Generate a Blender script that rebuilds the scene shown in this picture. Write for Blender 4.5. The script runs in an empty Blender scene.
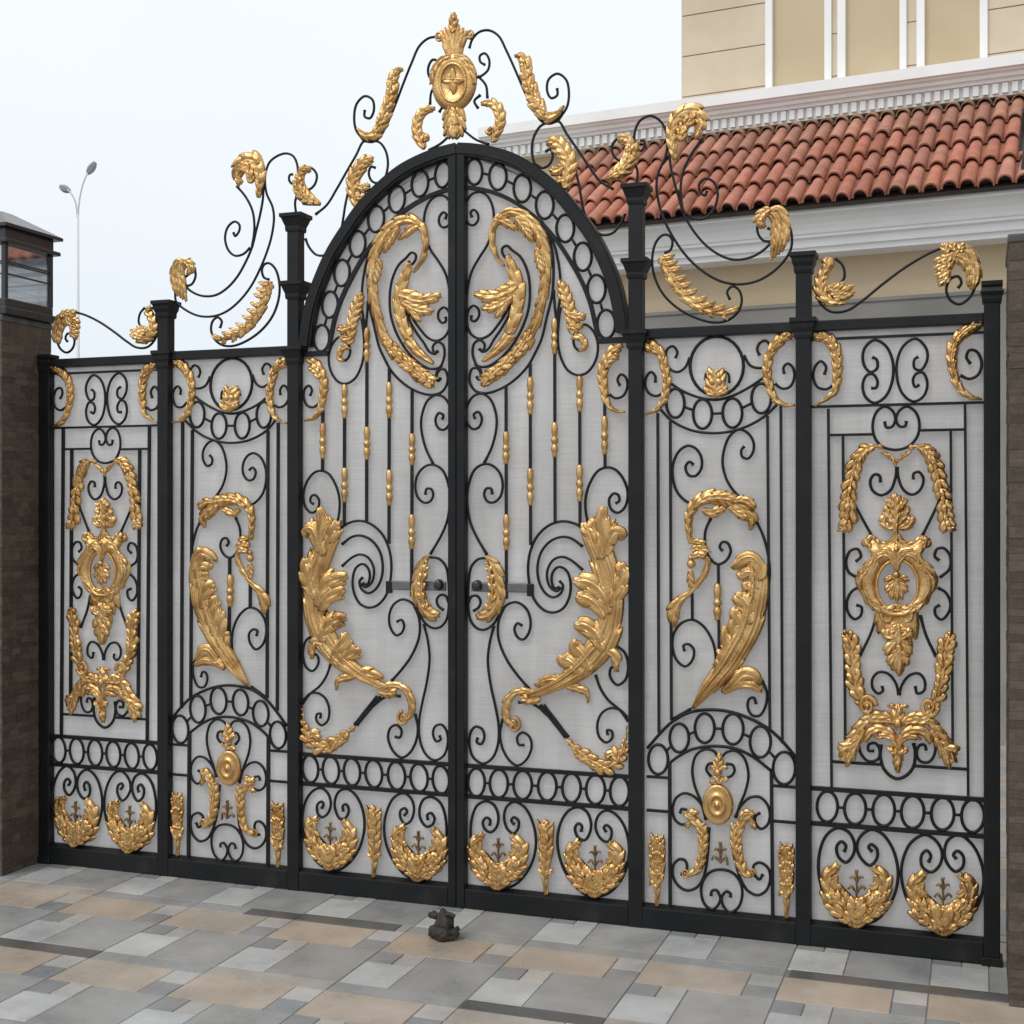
import bpy, bmesh, math, random
from mathutils import Vector
random.seed(7)
C = bpy.context.scene.collection
R = math.radians

# ------------------------------------------------------------------ camera geometry
# World frame: the gate stands in the plane y = 0, x runs along it, the viewer is at y < 0.
F = 1320.0
TH = math.atan(F/3710.0); CT, ST = math.cos(TH), math.sin(TH)
Z0 = 5.28
CAM = (Z0*ST, -Z0*CT, 1.6)

def on_plane(px, py, d=0.0):
    """(x, z) on the vertical plane y = d of the measured point (px, py)."""
    u = (px-512.0)/F; w = (512.5-py)/F
    dx, dy = u*CT-ST, u*ST+CT
    t = (d-CAM[1])/dy
    return (CAM[0]+t*dx, CAM[2]+t*w)

CROP = {'A': (440, 0, 5.12), 'B': (450, 140, 5.12), 'C': (450, 330, 5.12), 'D': (450, 490, 5.12), 'E': (450, 640, 5.12),
        'F': (450, 740, 5.12), 'G': (600, 100, 1024/220), 'H': (625, 310, 5.12), 'I': (625, 480, 5.12), 'J': (625, 630, 5.12),
        'K': (625, 740, 5.12), 'L': (790, 200, 1024/234), 'M': (800, 400, 5.12), 'N': (800, 580, 5.12), 'O': (800, 760, 1024/224),
        'P': (0, 0, 1.0)}
FD = -0.0275                                    # front face of posts and frames
def P(k, x, y, d=0.0):
    x0, y0, sc = CROP[k]
    return on_plane(x0+x/sc, y0+y/sc, d)
def PL(*segs):
    """segs: letter, [points], letter, [points] ... -> (x, z) list measured on the gate plane"""
    out = []
    for k, pts in zip(segs[0::2], segs[1::2]):
        out += [P(k, *p) for p in pts]
    return out
def mpp(k, p):
    """metres per measured unit near that point"""
    x, z = P(k, *p)
    Z = Z0 - x*ST
    return Z/F/CROP[k][2]

SC = on_plane(456, 500, FD)[0]
def _d(px): return on_plane(px, 500, FD)[0]-SC
AR = [0, _d(635), _d(803), _d(992)]
AL = [0, -_d(292.6), -_d(162.3), -_d(43.5)]
XR = [SC+a for a in AR]; XL = [SC-a for a in AL]
class Side:
    """maps right-half measurements to the right half or, mirrored, to the left half"""
    def __init__(s, left): s.left = left; s.sg = -1 if left else 1
    def x(s, x):
        if not s.left: return x
        a = x-SC
        for i in range(3):
            if a <= AR[i+1] or i == 2:
                t = (a-AR[i])/(AR[i+1]-AR[i]); return SC-(AL[i]+t*(AL[i+1]-AL[i]))
    def z(s, x, z):
        """the left wing is built a touch lower, its crest most of all"""
        if not s.left: return z
        a = x-SC
        t = min(1, max(0, (a-AR[1]-.15)/(AR[2]-AR[1]-.15))); q = min(1, max(0, (a-AR[2])/(AR[3]-AR[2])))
        k = 1-.09*t-.06*q
        base = min(z, 2.30)*(1-.006*q)
        return base+max(0, z-2.30)*k
    def pt(s, x, z):
        X = s.x(x)
        if s.left and z > 2.35 and AR[1]+.06 < x-SC < AR[2]-.06: X -= .026*min(1, (z-2.35)/.35)
        return (X, s.z(x, z))
    def pts(s, L): return [s.pt(p[0], p[1]) for p in L]

# ------------------------------------------------------------------ materials
def newmat(name):
    m = bpy.data.materials.new(name); m.use_nodes = True
    nt = m.node_tree; b = nt.nodes['Principled BSDF']
    return m, nt, b
def nd(nt, t, **kw):
    n = nt.nodes.new(t)
    for k, v in kw.items():
        if k in n.inputs: n.inputs[k].default_value = v
        else: setattr(n, k, v)
    return n
def ramp(nt, fac, stops):
    r = nt.nodes.new('ShaderNodeValToRGB')
    e = r.color_ramp.elements
    while len(e) < len(stops): e.new(0.5)
    for i, (p, c) in enumerate(stops):
        e[i].position = p; e[i].color = (c[0], c[1], c[2], 1)
    nt.links.new(fac, r.inputs['Fac']); return r
def coords(nt, scale=(1, 1, 1)):
    tc = nt.nodes.new('ShaderNodeTexCoord'); mp = nt.nodes.new('ShaderNodeMapping')
    mp.inputs['Scale'].default_value = scale
    nt.links.new(tc.outputs['Object'], mp.inputs['Vector']); return mp.outputs['Vector']
def noisy(name, stops, scale=5, rough=(0.5, 0.7), metal=0, bump=0.0, bscale=40, stretch=(1, 1, 1), detail=6, spec=0.5):
    m, nt, b = newmat(name)
    v = coords(nt, stretch)
    n = nd(nt, 'ShaderNodeTexNoise', Scale=scale, Detail=detail); nt.links.new(v, n.inputs['Vector'])
    r = ramp(nt, n.outputs['Fac'], stops); nt.links.new(r.outputs['Color'], b.inputs['Base Color'])
    n2 = nd(nt, 'ShaderNodeTexNoise', Scale=bscale, Detail=5); nt.links.new(v, n2.inputs['Vector'])
    mr = nt.nodes.new('ShaderNodeMapRange'); mr.inputs['To Min'].default_value = rough[0]; mr.inputs['To Max'].default_value = rough[1]
    nt.links.new(n2.outputs['Fac'], mr.inputs['Value']); nt.links.new(mr.outputs['Result'], b.inputs['Roughness'])
    b.inputs['Metallic'].default_value = metal; b.inputs['Specular IOR Level'].default_value = spec
    if bump:
        bp = nd(nt, 'ShaderNodeBump', Strength=bump, Distance=0.01)
        nt.links.new(n2.outputs['Fac'], bp.inputs['Height']); nt.links.new(bp.outputs['Normal'], b.inputs['Normal'])
    return m
def per_face(name, rough=0.6, bump=0.25, bscale=60, vary=0.25, vscale=7, spec=0.4):
    """base colour from a colour attribute (the colour of each slab or tile), mottled by noise"""
    m, nt, b = newmat(name)
    a = nt.nodes.new('ShaderNodeVertexColor'); a.layer_name = 'tint'
    v = coords(nt)
    n = nd(nt, 'ShaderNodeTexNoise', Scale=vscale, Detail=7, Roughness=0.65); nt.links.new(v, n.inputs['Vector'])
    mr = nt.nodes.new('ShaderNodeMapRange'); mr.inputs['From Min'].default_value = 0.25; mr.inputs['From Max'].default_value = 0.75
    mr.inputs['To Min'].default_value = 1-vary; mr.inputs['To Max'].default_value = 1+vary
    nt.links.new(n.outputs['Fac'], mr.inputs['Value'])
    mx = nt.nodes.new('ShaderNodeVectorMath'); mx.operation = 'SCALE'
    nt.links.new(a.outputs['Color'], mx.inputs[0]); nt.links.new(mr.outputs['Result'], mx.inputs['Scale'])
    nt.links.new(mx.outputs['Vector'], b.inputs['Base Color'])
    n2 = nd(nt, 'ShaderNodeTexNoise', Scale=bscale, Detail=6); nt.links.new(v, n2.inputs['Vector'])
    bp = nd(nt, 'ShaderNodeBump', Strength=bump, Distance=0.006)
    nt.links.new(n2.outputs['Fac'], bp.inputs['Height']); nt.links.new(bp.outputs['Normal'], b.inputs['Normal'])
    mr2 = nt.nodes.new('ShaderNodeMapRange'); mr2.inputs['From Min'].default_value = .3; mr2.inputs['From Max'].default_value = .7; mr2.inputs['To Min'].default_value = rough-0.13; mr2.inputs['To Max'].default_value = rough+0.16
    nt.links.new(n.outputs['Fac'], mr2.inputs['Value']); nt.links.new(mr2.outputs['Result'], b.inputs['Roughness'])
    b.inputs['Specular IOR Level'].default_value = spec
    return m

M = {}
M['lantern'] = noisy('lantern_metal', [(0.3, (.012, .013, .015)), (0.7, (.022, .024, .027))], 6, (.18, .30), 0, .03, 60, spec=.6)
M['iron'] = noisy('black_iron', [(0.3, (.0046, .0052, .0060)), (0.62, (.0095, .0100, .0110)), (0.78, (.022, .021, .020))], 7, (.30, .58), 0, .12, 110, spec=.27)
M['gold'] = noisy('antique_gold', [(0.24, (.27, .14, .05)), (0.38, (.53, .31, .12)), (0.56, (.64, .40, .165)), (0.78, (.76, .53, .26))], 14, (.24, .46), 0.93, .24, 120)
M['gold_dark'] = noisy('worn_gold', [(0.3, (.12, .075, .035)), (0.7, (.33, .21, .10))], 60, (.4, .6), 0.8, .2, 120)
M['bolt'] = noisy('grey_steel', [(0.3, (.10, .10, .11)), (0.7, (.17, .17, .18))], 12, (.4, .55), .5, .05)
M['white'] = noisy('white_paint', [(0.3, (.79, .79, .78)), (0.7, (.86, .86, .86))], 2.5, (.5, .65), 0, .04, 60)
M['lamp'] = noisy('haze_pale_metal', [(0.3, (.56, .59, .62)), (0.7, (.62, .65, .68))], 3, (.5, .6), .0, 0)  # distance haze painted into the pale base colour of pole and arms
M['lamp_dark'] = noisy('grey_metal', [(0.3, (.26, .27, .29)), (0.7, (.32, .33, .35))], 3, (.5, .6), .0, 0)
M['stone_cap'] = noisy('dark_stone_cap', [(0.3, (.05, .047, .044)), (0.7, (.10, .095, .088))], 14, (.5, .7), 0, .25, 60)
M['lump'] = noisy('dirty_iron', [(0.3, (.012, .010, .008)), (0.7, (.045, .036, .028))], 30, (.6, .85), 0, .8, 70)
M['plaster'] = noisy('tan_plaster', [(0.3, (.51, .41, .26)), (0.7, (.57, .465, .31))], 2.0, (.7, .85), 0, .12, 80)
M['plaster_low'] = noisy('beige_plaster', [(0.3, (.54, .42, .27)), (0.7, (.60, .48, .33))], 1.6, (.7, .85), 0, .12, 80)
M['grey_wall'] = noisy('grey_plaster', [(0.3, (.20, .19, .178)), (0.7, (.27, .255, .24))], 2.2, (.7, .85), 0, .12, 80)
M['earth'] = noisy('pale_ground', [(0.3, (.22, .21, .19)), (0.7, (.30, .28, .25))], 3, (.8, .95), 0, .3, 30)
M['joint'] = noisy('joint_mortar', [(0.3, (.15, .145, .135)), (0.7, (.22, .21, .195))], 20, (.8, .95), 0, .3, 60)
M['paver'] = per_face('stamped_slabs', .32, .16, 55, .30, 3.0, spec=.55)
M['tile'] = per_face('terracotta', .66, .35, 60, .32, 9, spec=.25)
M['brick'] = per_face('split_stone', .68, .8, 45, .30, 22, spec=.3)

def sheet_mat():
    """woven translucent screen: fine uneven weave, faint stains and runs"""
    m, nt, b = newmat('frosted_sheet')
    v = coords(nt); v2 = coords(nt, (5, 1, 150)); v3 = coords(nt, (90, 1, 9)); v4 = coords(nt, (7, 1, .8))
    n = nd(nt, 'ShaderNodeTexNoise', Scale=1.7, Detail=6); nt.links.new(v, n.inputs['Vector'])
    r = ramp(nt, n.outputs['Fac'], [(0.28, (.76, .75, .745)), (0.55, (.84, .835, .835)), (0.75, (.89, .89, .90))])
    fac = None
    for vec, sc, lo, hi in ((v2, 1.0, .93, 1.05), (v3, 1.0, .975, 1.02), (v4, 1.3, .91, 1.06)):
        q = nd(nt, 'ShaderNodeTexNoise', Scale=sc, Detail=4); nt.links.new(vec, q.inputs['Vector'])
        mr = nt.nodes.new('ShaderNodeMapRange'); mr.inputs['From Min'].default_value = .3; mr.inputs['From Max'].default_value = .7
        mr.inputs['To Min'].default_value = lo; mr.inputs['To Max'].default_value = hi
        nt.links.new(q.outputs['Fac'], mr.inputs['Value'])
        if fac is None: fac = mr.outputs['Result']; hgt = q.outputs['Fac']
        else:
            mm = nt.nodes.new('ShaderNodeMath'); mm.operation = 'MULTIPLY'
            nt.links.new(fac, mm.inputs[0]); nt.links.new(mr.outputs['Result'], mm.inputs[1]); fac = mm.outputs[0]
    sc = nt.nodes.new('ShaderNodeVectorMath'); sc.operation = 'SCALE'
    nt.links.new(r.outputs['Color'], sc.inputs[0]); nt.links.new(fac, sc.inputs['Scale'])
    nt.links.new(sc.outputs['Vector'], b.inputs['Base Color'])
    b.inputs['Roughness'].default_value = .5; b.inputs['Specular IOR Level'].default_value = .3
    bp = nd(nt, 'ShaderNodeBump', Strength=.12, Distance=.003)
    nt.links.new(hgt, bp.inputs['Height'])
    bp2 = nd(nt, 'ShaderNodeBump', Strength=.35, Distance=.03)
    wn = nd(nt, 'ShaderNodeTexNoise', Scale=2.6, Detail=2); nt.links.new(v, wn.inputs['Vector'])
    nt.links.new(wn.outputs['Fac'], bp2.inputs['Height']); nt.links.new(bp.outputs['Normal'], bp2.inputs['Normal'])
    nt.links.new(bp2.outputs['Normal'], b.inputs['Normal'])
    tl = nt.nodes.new('ShaderNodeBsdfTranslucent'); nt.links.new(sc.outputs['Vector'], tl.inputs['Color'])
    tp = nt.nodes.new('ShaderNodeBsdfTransparent')
    m1 = nt.nodes.new('ShaderNodeMixShader'); m1.inputs['Fac'].default_value = .74
    nt.links.new(b.outputs[0], m1.inputs[1]); nt.links.new(tl.outputs[0], m1.inputs[2])
    m2 = nt.nodes.new('ShaderNodeMixShader'); m2.inputs['Fac'].default_value = .10
    nt.links.new(m1.outputs[0], m2.inputs[1]); nt.links.new(tp.outputs[0], m2.inputs[2])
    nt.links.new(m2.outputs[0], nt.nodes['Material Output'].inputs['Surface'])
    return m
M['sheet'] = sheet_mat()

def glass_mat():
    m, nt, b = newmat('lantern_glass')
    g = nt.nodes.new('ShaderNodeBsdfGlossy'); g.inputs['Roughness'].default_value = .04; g.inputs['Color'].default_value = (.9, .92, .94, 1)
    t = nt.nodes.new('ShaderNodeBsdfTransparent'); t.inputs['Color'].default_value = (.80, .83, .85, 1)
    mx = nt.nodes.new('ShaderNodeMixShader'); mx.inputs['Fac'].default_value = .42
    nt.links.new(t.outputs[0], mx.inputs[1]); nt.links.new(g.outputs[0], mx.inputs[2])
    nt.links.new(mx.outputs[0], nt.nodes['Material Output'].inputs['Surface'])
    return m
M['glass'] = glass_mat()

def wall_stone():
    m, nt, b = newmat('grooved_stone')
    v = coords(nt)
    n = nd(nt, 'ShaderNodeTexNoise', Scale=3, Detail=7); nt.links.new(v, n.inputs['Vector'])
    r = ramp(nt, n.outputs['Fac'], [(0.3, (.57, .47, .345)), (0.7, (.66, .56, .43))])
    nt.links.new(r.outputs['Color'], b.inputs['Base Color']); b.inputs['Roughness'].default_value = .75
    return m
M['wall_stone'] = wall_stone()

# ------------------------------------------------------------------ object helpers
def link(o, parent=None):
    C.objects.link(o)
    if parent is not None: o.parent = parent
    return o
def obj(name, bm, mat, parent=None, smooth=True, autosmooth=None):
    me = bpy.data.meshes.new(name)
    bmesh.ops.recalc_face_normals(bm, faces=bm.faces[:])
    for f in bm.faces: f.smooth = smooth
    if autosmooth:
        for e in bm.edges:
            if len(e.link_faces) == 2 and e.calc_face_angle(0) > autosmooth: e.smooth = False
    bm.to_mesh(me); bm.free()
    me.materials.append(M[mat])
    o = bpy.data.objects.new(name, me)
    if parent is not None:
        # meshes are written in world coordinates; put them in the parent's frame
        pl = parent
        off = Vector((0, 0, 0))
        while pl is not None: off += pl.location; pl = pl.parent
        for v in me.vertices: v.co -= off
    return link(o, parent)
def thing(name, label, cat, loc=(0, 0, 0), group=None):
    o = bpy.data.objects.new(name, None); o.location = loc; o.empty_display_size = .1
    o['label'] = label; o['category'] = cat
    if group: o['group'] = group
    return link(o)
def box(bm, x0, x1, y0, y1, z0, z1, bev=0.0):
    vs = [bm.verts.new((x, y, z)) for x in (x0, x1) for y in (y0, y1) for z in (z0, z1)]
    fs = [(0, 1, 3, 2), (4, 6, 7, 5), (0, 4, 5, 1), (2, 3, 7, 6), (0, 2, 6, 4), (1, 5, 7, 3)]
    faces = [bm.faces.new([vs[i] for i in f]) for f in fs]
    if bev:
        es = list({e for f in faces for e in f.edges})
        bmesh.ops.bevel(bm, geom=es, offset=bev, segments=2, affect='EDGES', profile=.5)
    return faces
def crs(pts, n=7):
    """Catmull-Rom through points of any dimension (centripetal-ish by uniform spacing)"""
    if len(pts) < 3:
        a, b = pts[0], pts[-1]
        return [tuple(a[k]+(b[k]-a[k])*i/n for k in range(len(a))) for i in range(n+1)]
    L = [tuple(2*a-b for a, b in zip(pts[0], pts[1]))]+list(pts)+[tuple(2*a-b for a, b in zip(pts[-1], pts[-2]))]
    out = []
    def tj(ti, a, b):
        return ti+max(1e-6, math.dist(a, b))**.5
    for i in range(1, len(L)-2):
        p0, p1, p2, p3 = L[i-1:i+3]
        t0 = 0; t1 = tj(t0, p0, p1); t2 = tj(t1, p1, p2); t3 = tj(t2, p2, p3)
        for j in range(n):
            t = t1+(t2-t1)*j/n
            def lerp(a, b, ta, tb): return tuple((tb-t)/(tb-ta)*x+(t-ta)/(tb-ta)*y for x, y in zip(a, b))
            a1 = lerp(p0, p1, t0, t1); a2 = lerp(p1, p2, t1, t2); a3 = lerp(p2, p3, t2, t3)
            b1 = lerp(a1, a2, t0, t2); b2 = lerp(a2, a3, t1, t3)
            out.append(lerp(b1, b2, t1, t2))
    out.append(tuple(pts[-1])); return out
def tube(bm, pts, r, y=0.0, closed=False, ry=None, seg=8, smooth=True, tip=1.0, n=7):
    """sweep a round bar along an in-plane (x, z) path at depth y"""
    p = crs(pts, n) if smooth and len(pts) > 2 else list(pts)
    if closed and math.dist(p[0], p[-1]) < 1e-6: p = p[:-1]
    ry = ry or r; N = len(p); rings = []
    for i in range(N):
        a = p[(i-1) % N] if (closed or i > 0) else p[i]
        b = p[(i+1) % N] if (closed or i < N-1) else p[i]
        tx, tz = b[0]-a[0], b[1]-a[1]; l = math.hypot(tx, tz) or 1
        nx, nz = -tz/l, tx/l
        k = 1.0
        if not closed and tip != 1.0:
            e = min(i, N-1-i)
            if e < 3: k = 1+(tip-1)*(1-e/3)
        rings.append([bm.verts.new((p[i][0]+nx*math.cos(q)*r*k, y+math.sin(q)*ry*k, p[i][1]+nz*math.cos(q)*r*k))
                      for q in [2*math.pi*j/seg+math.pi/seg for j in range(seg)]])
    m = N if closed else N-1
    for i in range(m):
        A, B = rings[i], rings[(i+1) % N]
        for j in range(seg): bm.faces.new((A[j], A[(j+1) % seg], B[(j+1) % seg], B[j]))
    if not closed:
        bm.faces.new(rings[0]); bm.faces.new(rings[-1][::-1])
def band(bm, pts, hw, y0, y1, n=8):
    """flat rectangular bar of half width hw along an in-plane path, between depths y0 and y1"""
    p = crs(pts, n) if len(pts) > 2 else list(pts)
    rs = []
    for i in range(len(p)):
        a = p[max(0, i-1)]; b = p[min(len(p)-1, i+1)]
        l = math.dist(a, b) or 1; nx, nz = -(b[1]-a[1])/l*hw, (b[0]-a[0])/l*hw
        x, z = p[i]
        rs.append([bm.verts.new(c) for c in ((x+nx, y0, z+nz), (x-nx, y0, z-nz), (x-nx, y1, z-nz), (x+nx, y1, z+nz))])
    for i in range(len(p)-1):
        for j in range(4): bm.faces.new((rs[i][j], rs[i][(j+1) % 4], rs[i+1][(j+1) % 4], rs[i+1][j]))
    bm.faces.new(rs[0]); bm.faces.new(rs[-1][::-1])
def lathe(bm, x, y, z0, prof, seg=12):
    """prof: (radius, z) list"""
    rs = []
    for r, z in prof:
        rs.append([bm.verts.new((x+r*math.cos(2*math.pi*j/seg), y+r*math.sin(2*math.pi*j/seg), z0+z)) for j in range(seg)])
    for a, b in zip(rs, rs[1:]):
        for j in range(seg): bm.faces.new((a[j], a[(j+1) % seg], b[(j+1) % seg], b[j]))
    bm.faces.new(rs[0]); bm.faces.new(rs[-1])
def dome(bm, x, z, rx, rz, y, h, nr=6, seg=24, prof=None):
    """a relief disc: heights follow prof(t), t = 0 centre .. 1 rim, towards the viewer"""
    prof = prof or (lambda t: math.sqrt(max(0, 1-t*t)))
    c = bm.verts.new((x, y-h*prof(0), z)); prev = None
    for i in range(1, nr+1):
        t = i/nr
        rg = [bm.verts.new((x+rx*t*math.cos(2*math.pi*j/seg), y-h*prof(t), z+rz*t*math.sin(2*math.pi*j/seg))) for j in range(seg)]
        for j in range(seg):
            if prev is None: bm.faces.new((c, rg[j], rg[(j+1) % seg]))
            else: bm.faces.new((prev[j], rg[j], rg[(j+1) % seg], prev[(j+1) % seg]))
        prev = rg
    back = [bm.verts.new((v.co.x, y+.004, v.co.z)) for v in prev]
    for j in range(seg): bm.faces.new((prev[j], back[j], back[(j+1) % seg], prev[(j+1) % seg]))
    bm.faces.new(back)
def acanthus(bm, pts, w, nl=6, d=.45, h=.02, y=-.006, sweep=.9, left=1.0, right=1.0, nv=6, rows=9, groove=.20, curl=0.0):
    """carved leaf: spine pts (x, z), half widths w (m, same count), nl lobes, relief h towards the viewer"""
    q = crs([(p[0], p[1], ww) for p, ww in zip(pts, w)], 8)
    # resample evenly
    acc = [0]
    for a, b in zip(q, q[1:]): acc.append(acc[-1]+math.hypot(a[0]-b[0], a[1]-b[1]))
    T = acc[-1]; N = max(8, nl*rows); S = []; j = 0
    for i in range(N+1):
        t = T*i/N
        while j < len(acc)-2 and acc[j+1] < t: j += 1
        f = (t-acc[j])/max(1e-9, acc[j+1]-acc[j])
        S.append(tuple(q[j][k]+(q[j+1][k]-q[j][k])*f for k in range(3)))
    jit = [random.uniform(.88, 1.12) for _ in range(2*nl+4)]
    fr = []; bk = []
    vs = [k/nv for k in range(-nv, nv+1)]
    for i in range(N+1):
        a = S[max(0, i-1)]; b = S[min(N, i+1)]
        l = math.hypot(b[0]-a[0], b[1]-a[1]) or 1
        tx, tz = (b[0]-a[0])/l, (b[1]-a[1])/l; nx, nz = -tz, tx
        x, z, ww = S[i]; u = i/N
        row = []; rb = []
        for v in vs:
            sd = left if v > 0 else right
            ph = u*nl+(0.0 if v > 0 else .45); fl = ph-math.floor(ph); k = int(ph)*2+(1 if v > 0 else 0)
            lob = (min(1, fl/.78)**.55 if fl < .78 else max(0, (1-fl)/.22)**.7)
            wl = ww*(1-d+d*lob)*jit[k % len(jit)]*sd if abs(v) > 0 else 0
            off = v*wl
            av = abs(v)
            fwd = sweep*av**1.35*ww*(0.25+.75*fl)*sd
            vein = 1-abs(2*min(1, fl*1.12)-1)
            hh = h*((1-av**2.4)*.66 + .30*av**.7*(1-av**8)*(vein-.35) - .26*math.exp(-(v/.11)**2) + groove*math.cos(7*math.pi*v+.6*math.sin(3*u))*(1-av**3))
            hh = max(hh, 0)*min(1, ww/(h*.55))
            yy = y-hh-curl*math.sin(math.pi*u)
            X, Zc = x+nx*off+tx*fwd, z+nz*off+tz*fwd
            row.append(bm.verts.new((X, yy, Zc))); rb.append((X, Zc))
        fr.append(row); bk.append([bm.verts.new((X, y+.004, Zc)) for X, Zc in rb])
    m = len(vs)-1
    for i in range(N):
        for k in range(m):
            bm.faces.new((fr[i][k], fr[i][k+1], fr[i+1][k+1], fr[i+1][k]))
            bm.faces.new((bk[i][k], bk[i+1][k], bk[i+1][k+1], bk[i][k+1]))
        for k in (0, m): bm.faces.new((fr[i][k], fr[i+1][k], bk[i+1][k], bk[i][k]))
    for i in (0, N):
        for k in range(m): bm.faces.new((fr[i][k], fr[i][k+1], bk[i][k+1], bk[i][k]))
def leaflet(bm, x, z, ang, L, w, y, h, bend=.25):
    pts = []; ww = []
    for i in range(5):
        t = i/4
        a = ang+bend*t
        pts.append((x+L*t*math.cos(a), z+L*t*math.sin(a)))
        ww.append(w*(.35+2.2*t*(1-t)*1.1) if i < 4 else w*.06)
    acanthus(bm, pts, ww, nl=2, d=.18, h=h, y=y, sweep=.4, nv=3, rows=4, groove=.05)
def garland(bm, pts, w, n=8, h=.016, y=-.006, spread=.75, Lk=1.55, core=.35):
    """overlapping leaves in pairs along a stem"""
    q = crs([(p[0], p[1], ww) for p, ww in zip(pts, w)], 8)
    acanthus(bm, pts, [k*core for k in w], nl=n, d=.25, h=h*.9, y=y-.002, sweep=.4, nv=3, rows=4)
    acc = [0]
    for a, b in zip(q, q[1:]): acc.append(acc[-1]+math.hypot(a[0]-b[0], a[1]-b[1]))
    for i in range(n):
        t = acc[-1]*(i+.2)/n; j = 0
        while j < len(acc)-2 and acc[j+1] < t: j += 1
        a, b = q[j], q[min(j+1, len(q)-1)]
        ang = math.atan2(b[1]-a[1], b[0]-a[0]); ww = a[2]
        for sg in (1, -1):
            k = random.uniform(.85, 1.15)
            leaflet(bm, a[0], a[1], ang+sg*spread*random.uniform(.85, 1.1), ww*Lk*k, ww*.46*k, y-.002*random.random()-.004*(i % 2), h*random.uniform(.8, 1.15), -sg*.35)
    a, b = q[-2], q[-1]
    leaflet(bm, a[0], a[1], math.atan2(b[1]-a[1], b[0]-a[0]), max(.012, w[-1]*1.4), max(.006, w[-1]*.5), y-.004, h)
def spiralet(bm, x, z, r, y=-.008, h=.012, turns=1.6, flip=1, a0=0):
    """small raised volute"""
    pts = []; ww = []
    for i in range(15):
        t = i/14; rr = r*(1-.85*t); a = a0+flip*turns*2*math.pi*t
        pts.append((x+rr*.8*math.cos(a), z+rr*math.sin(a))); ww.append(r*.26*(1-.5*t))
    acanthus(bm, pts, ww, nl=3, d=.08, h=h, y=y, sweep=0, nv=3, rows=8, groove=0)

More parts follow.
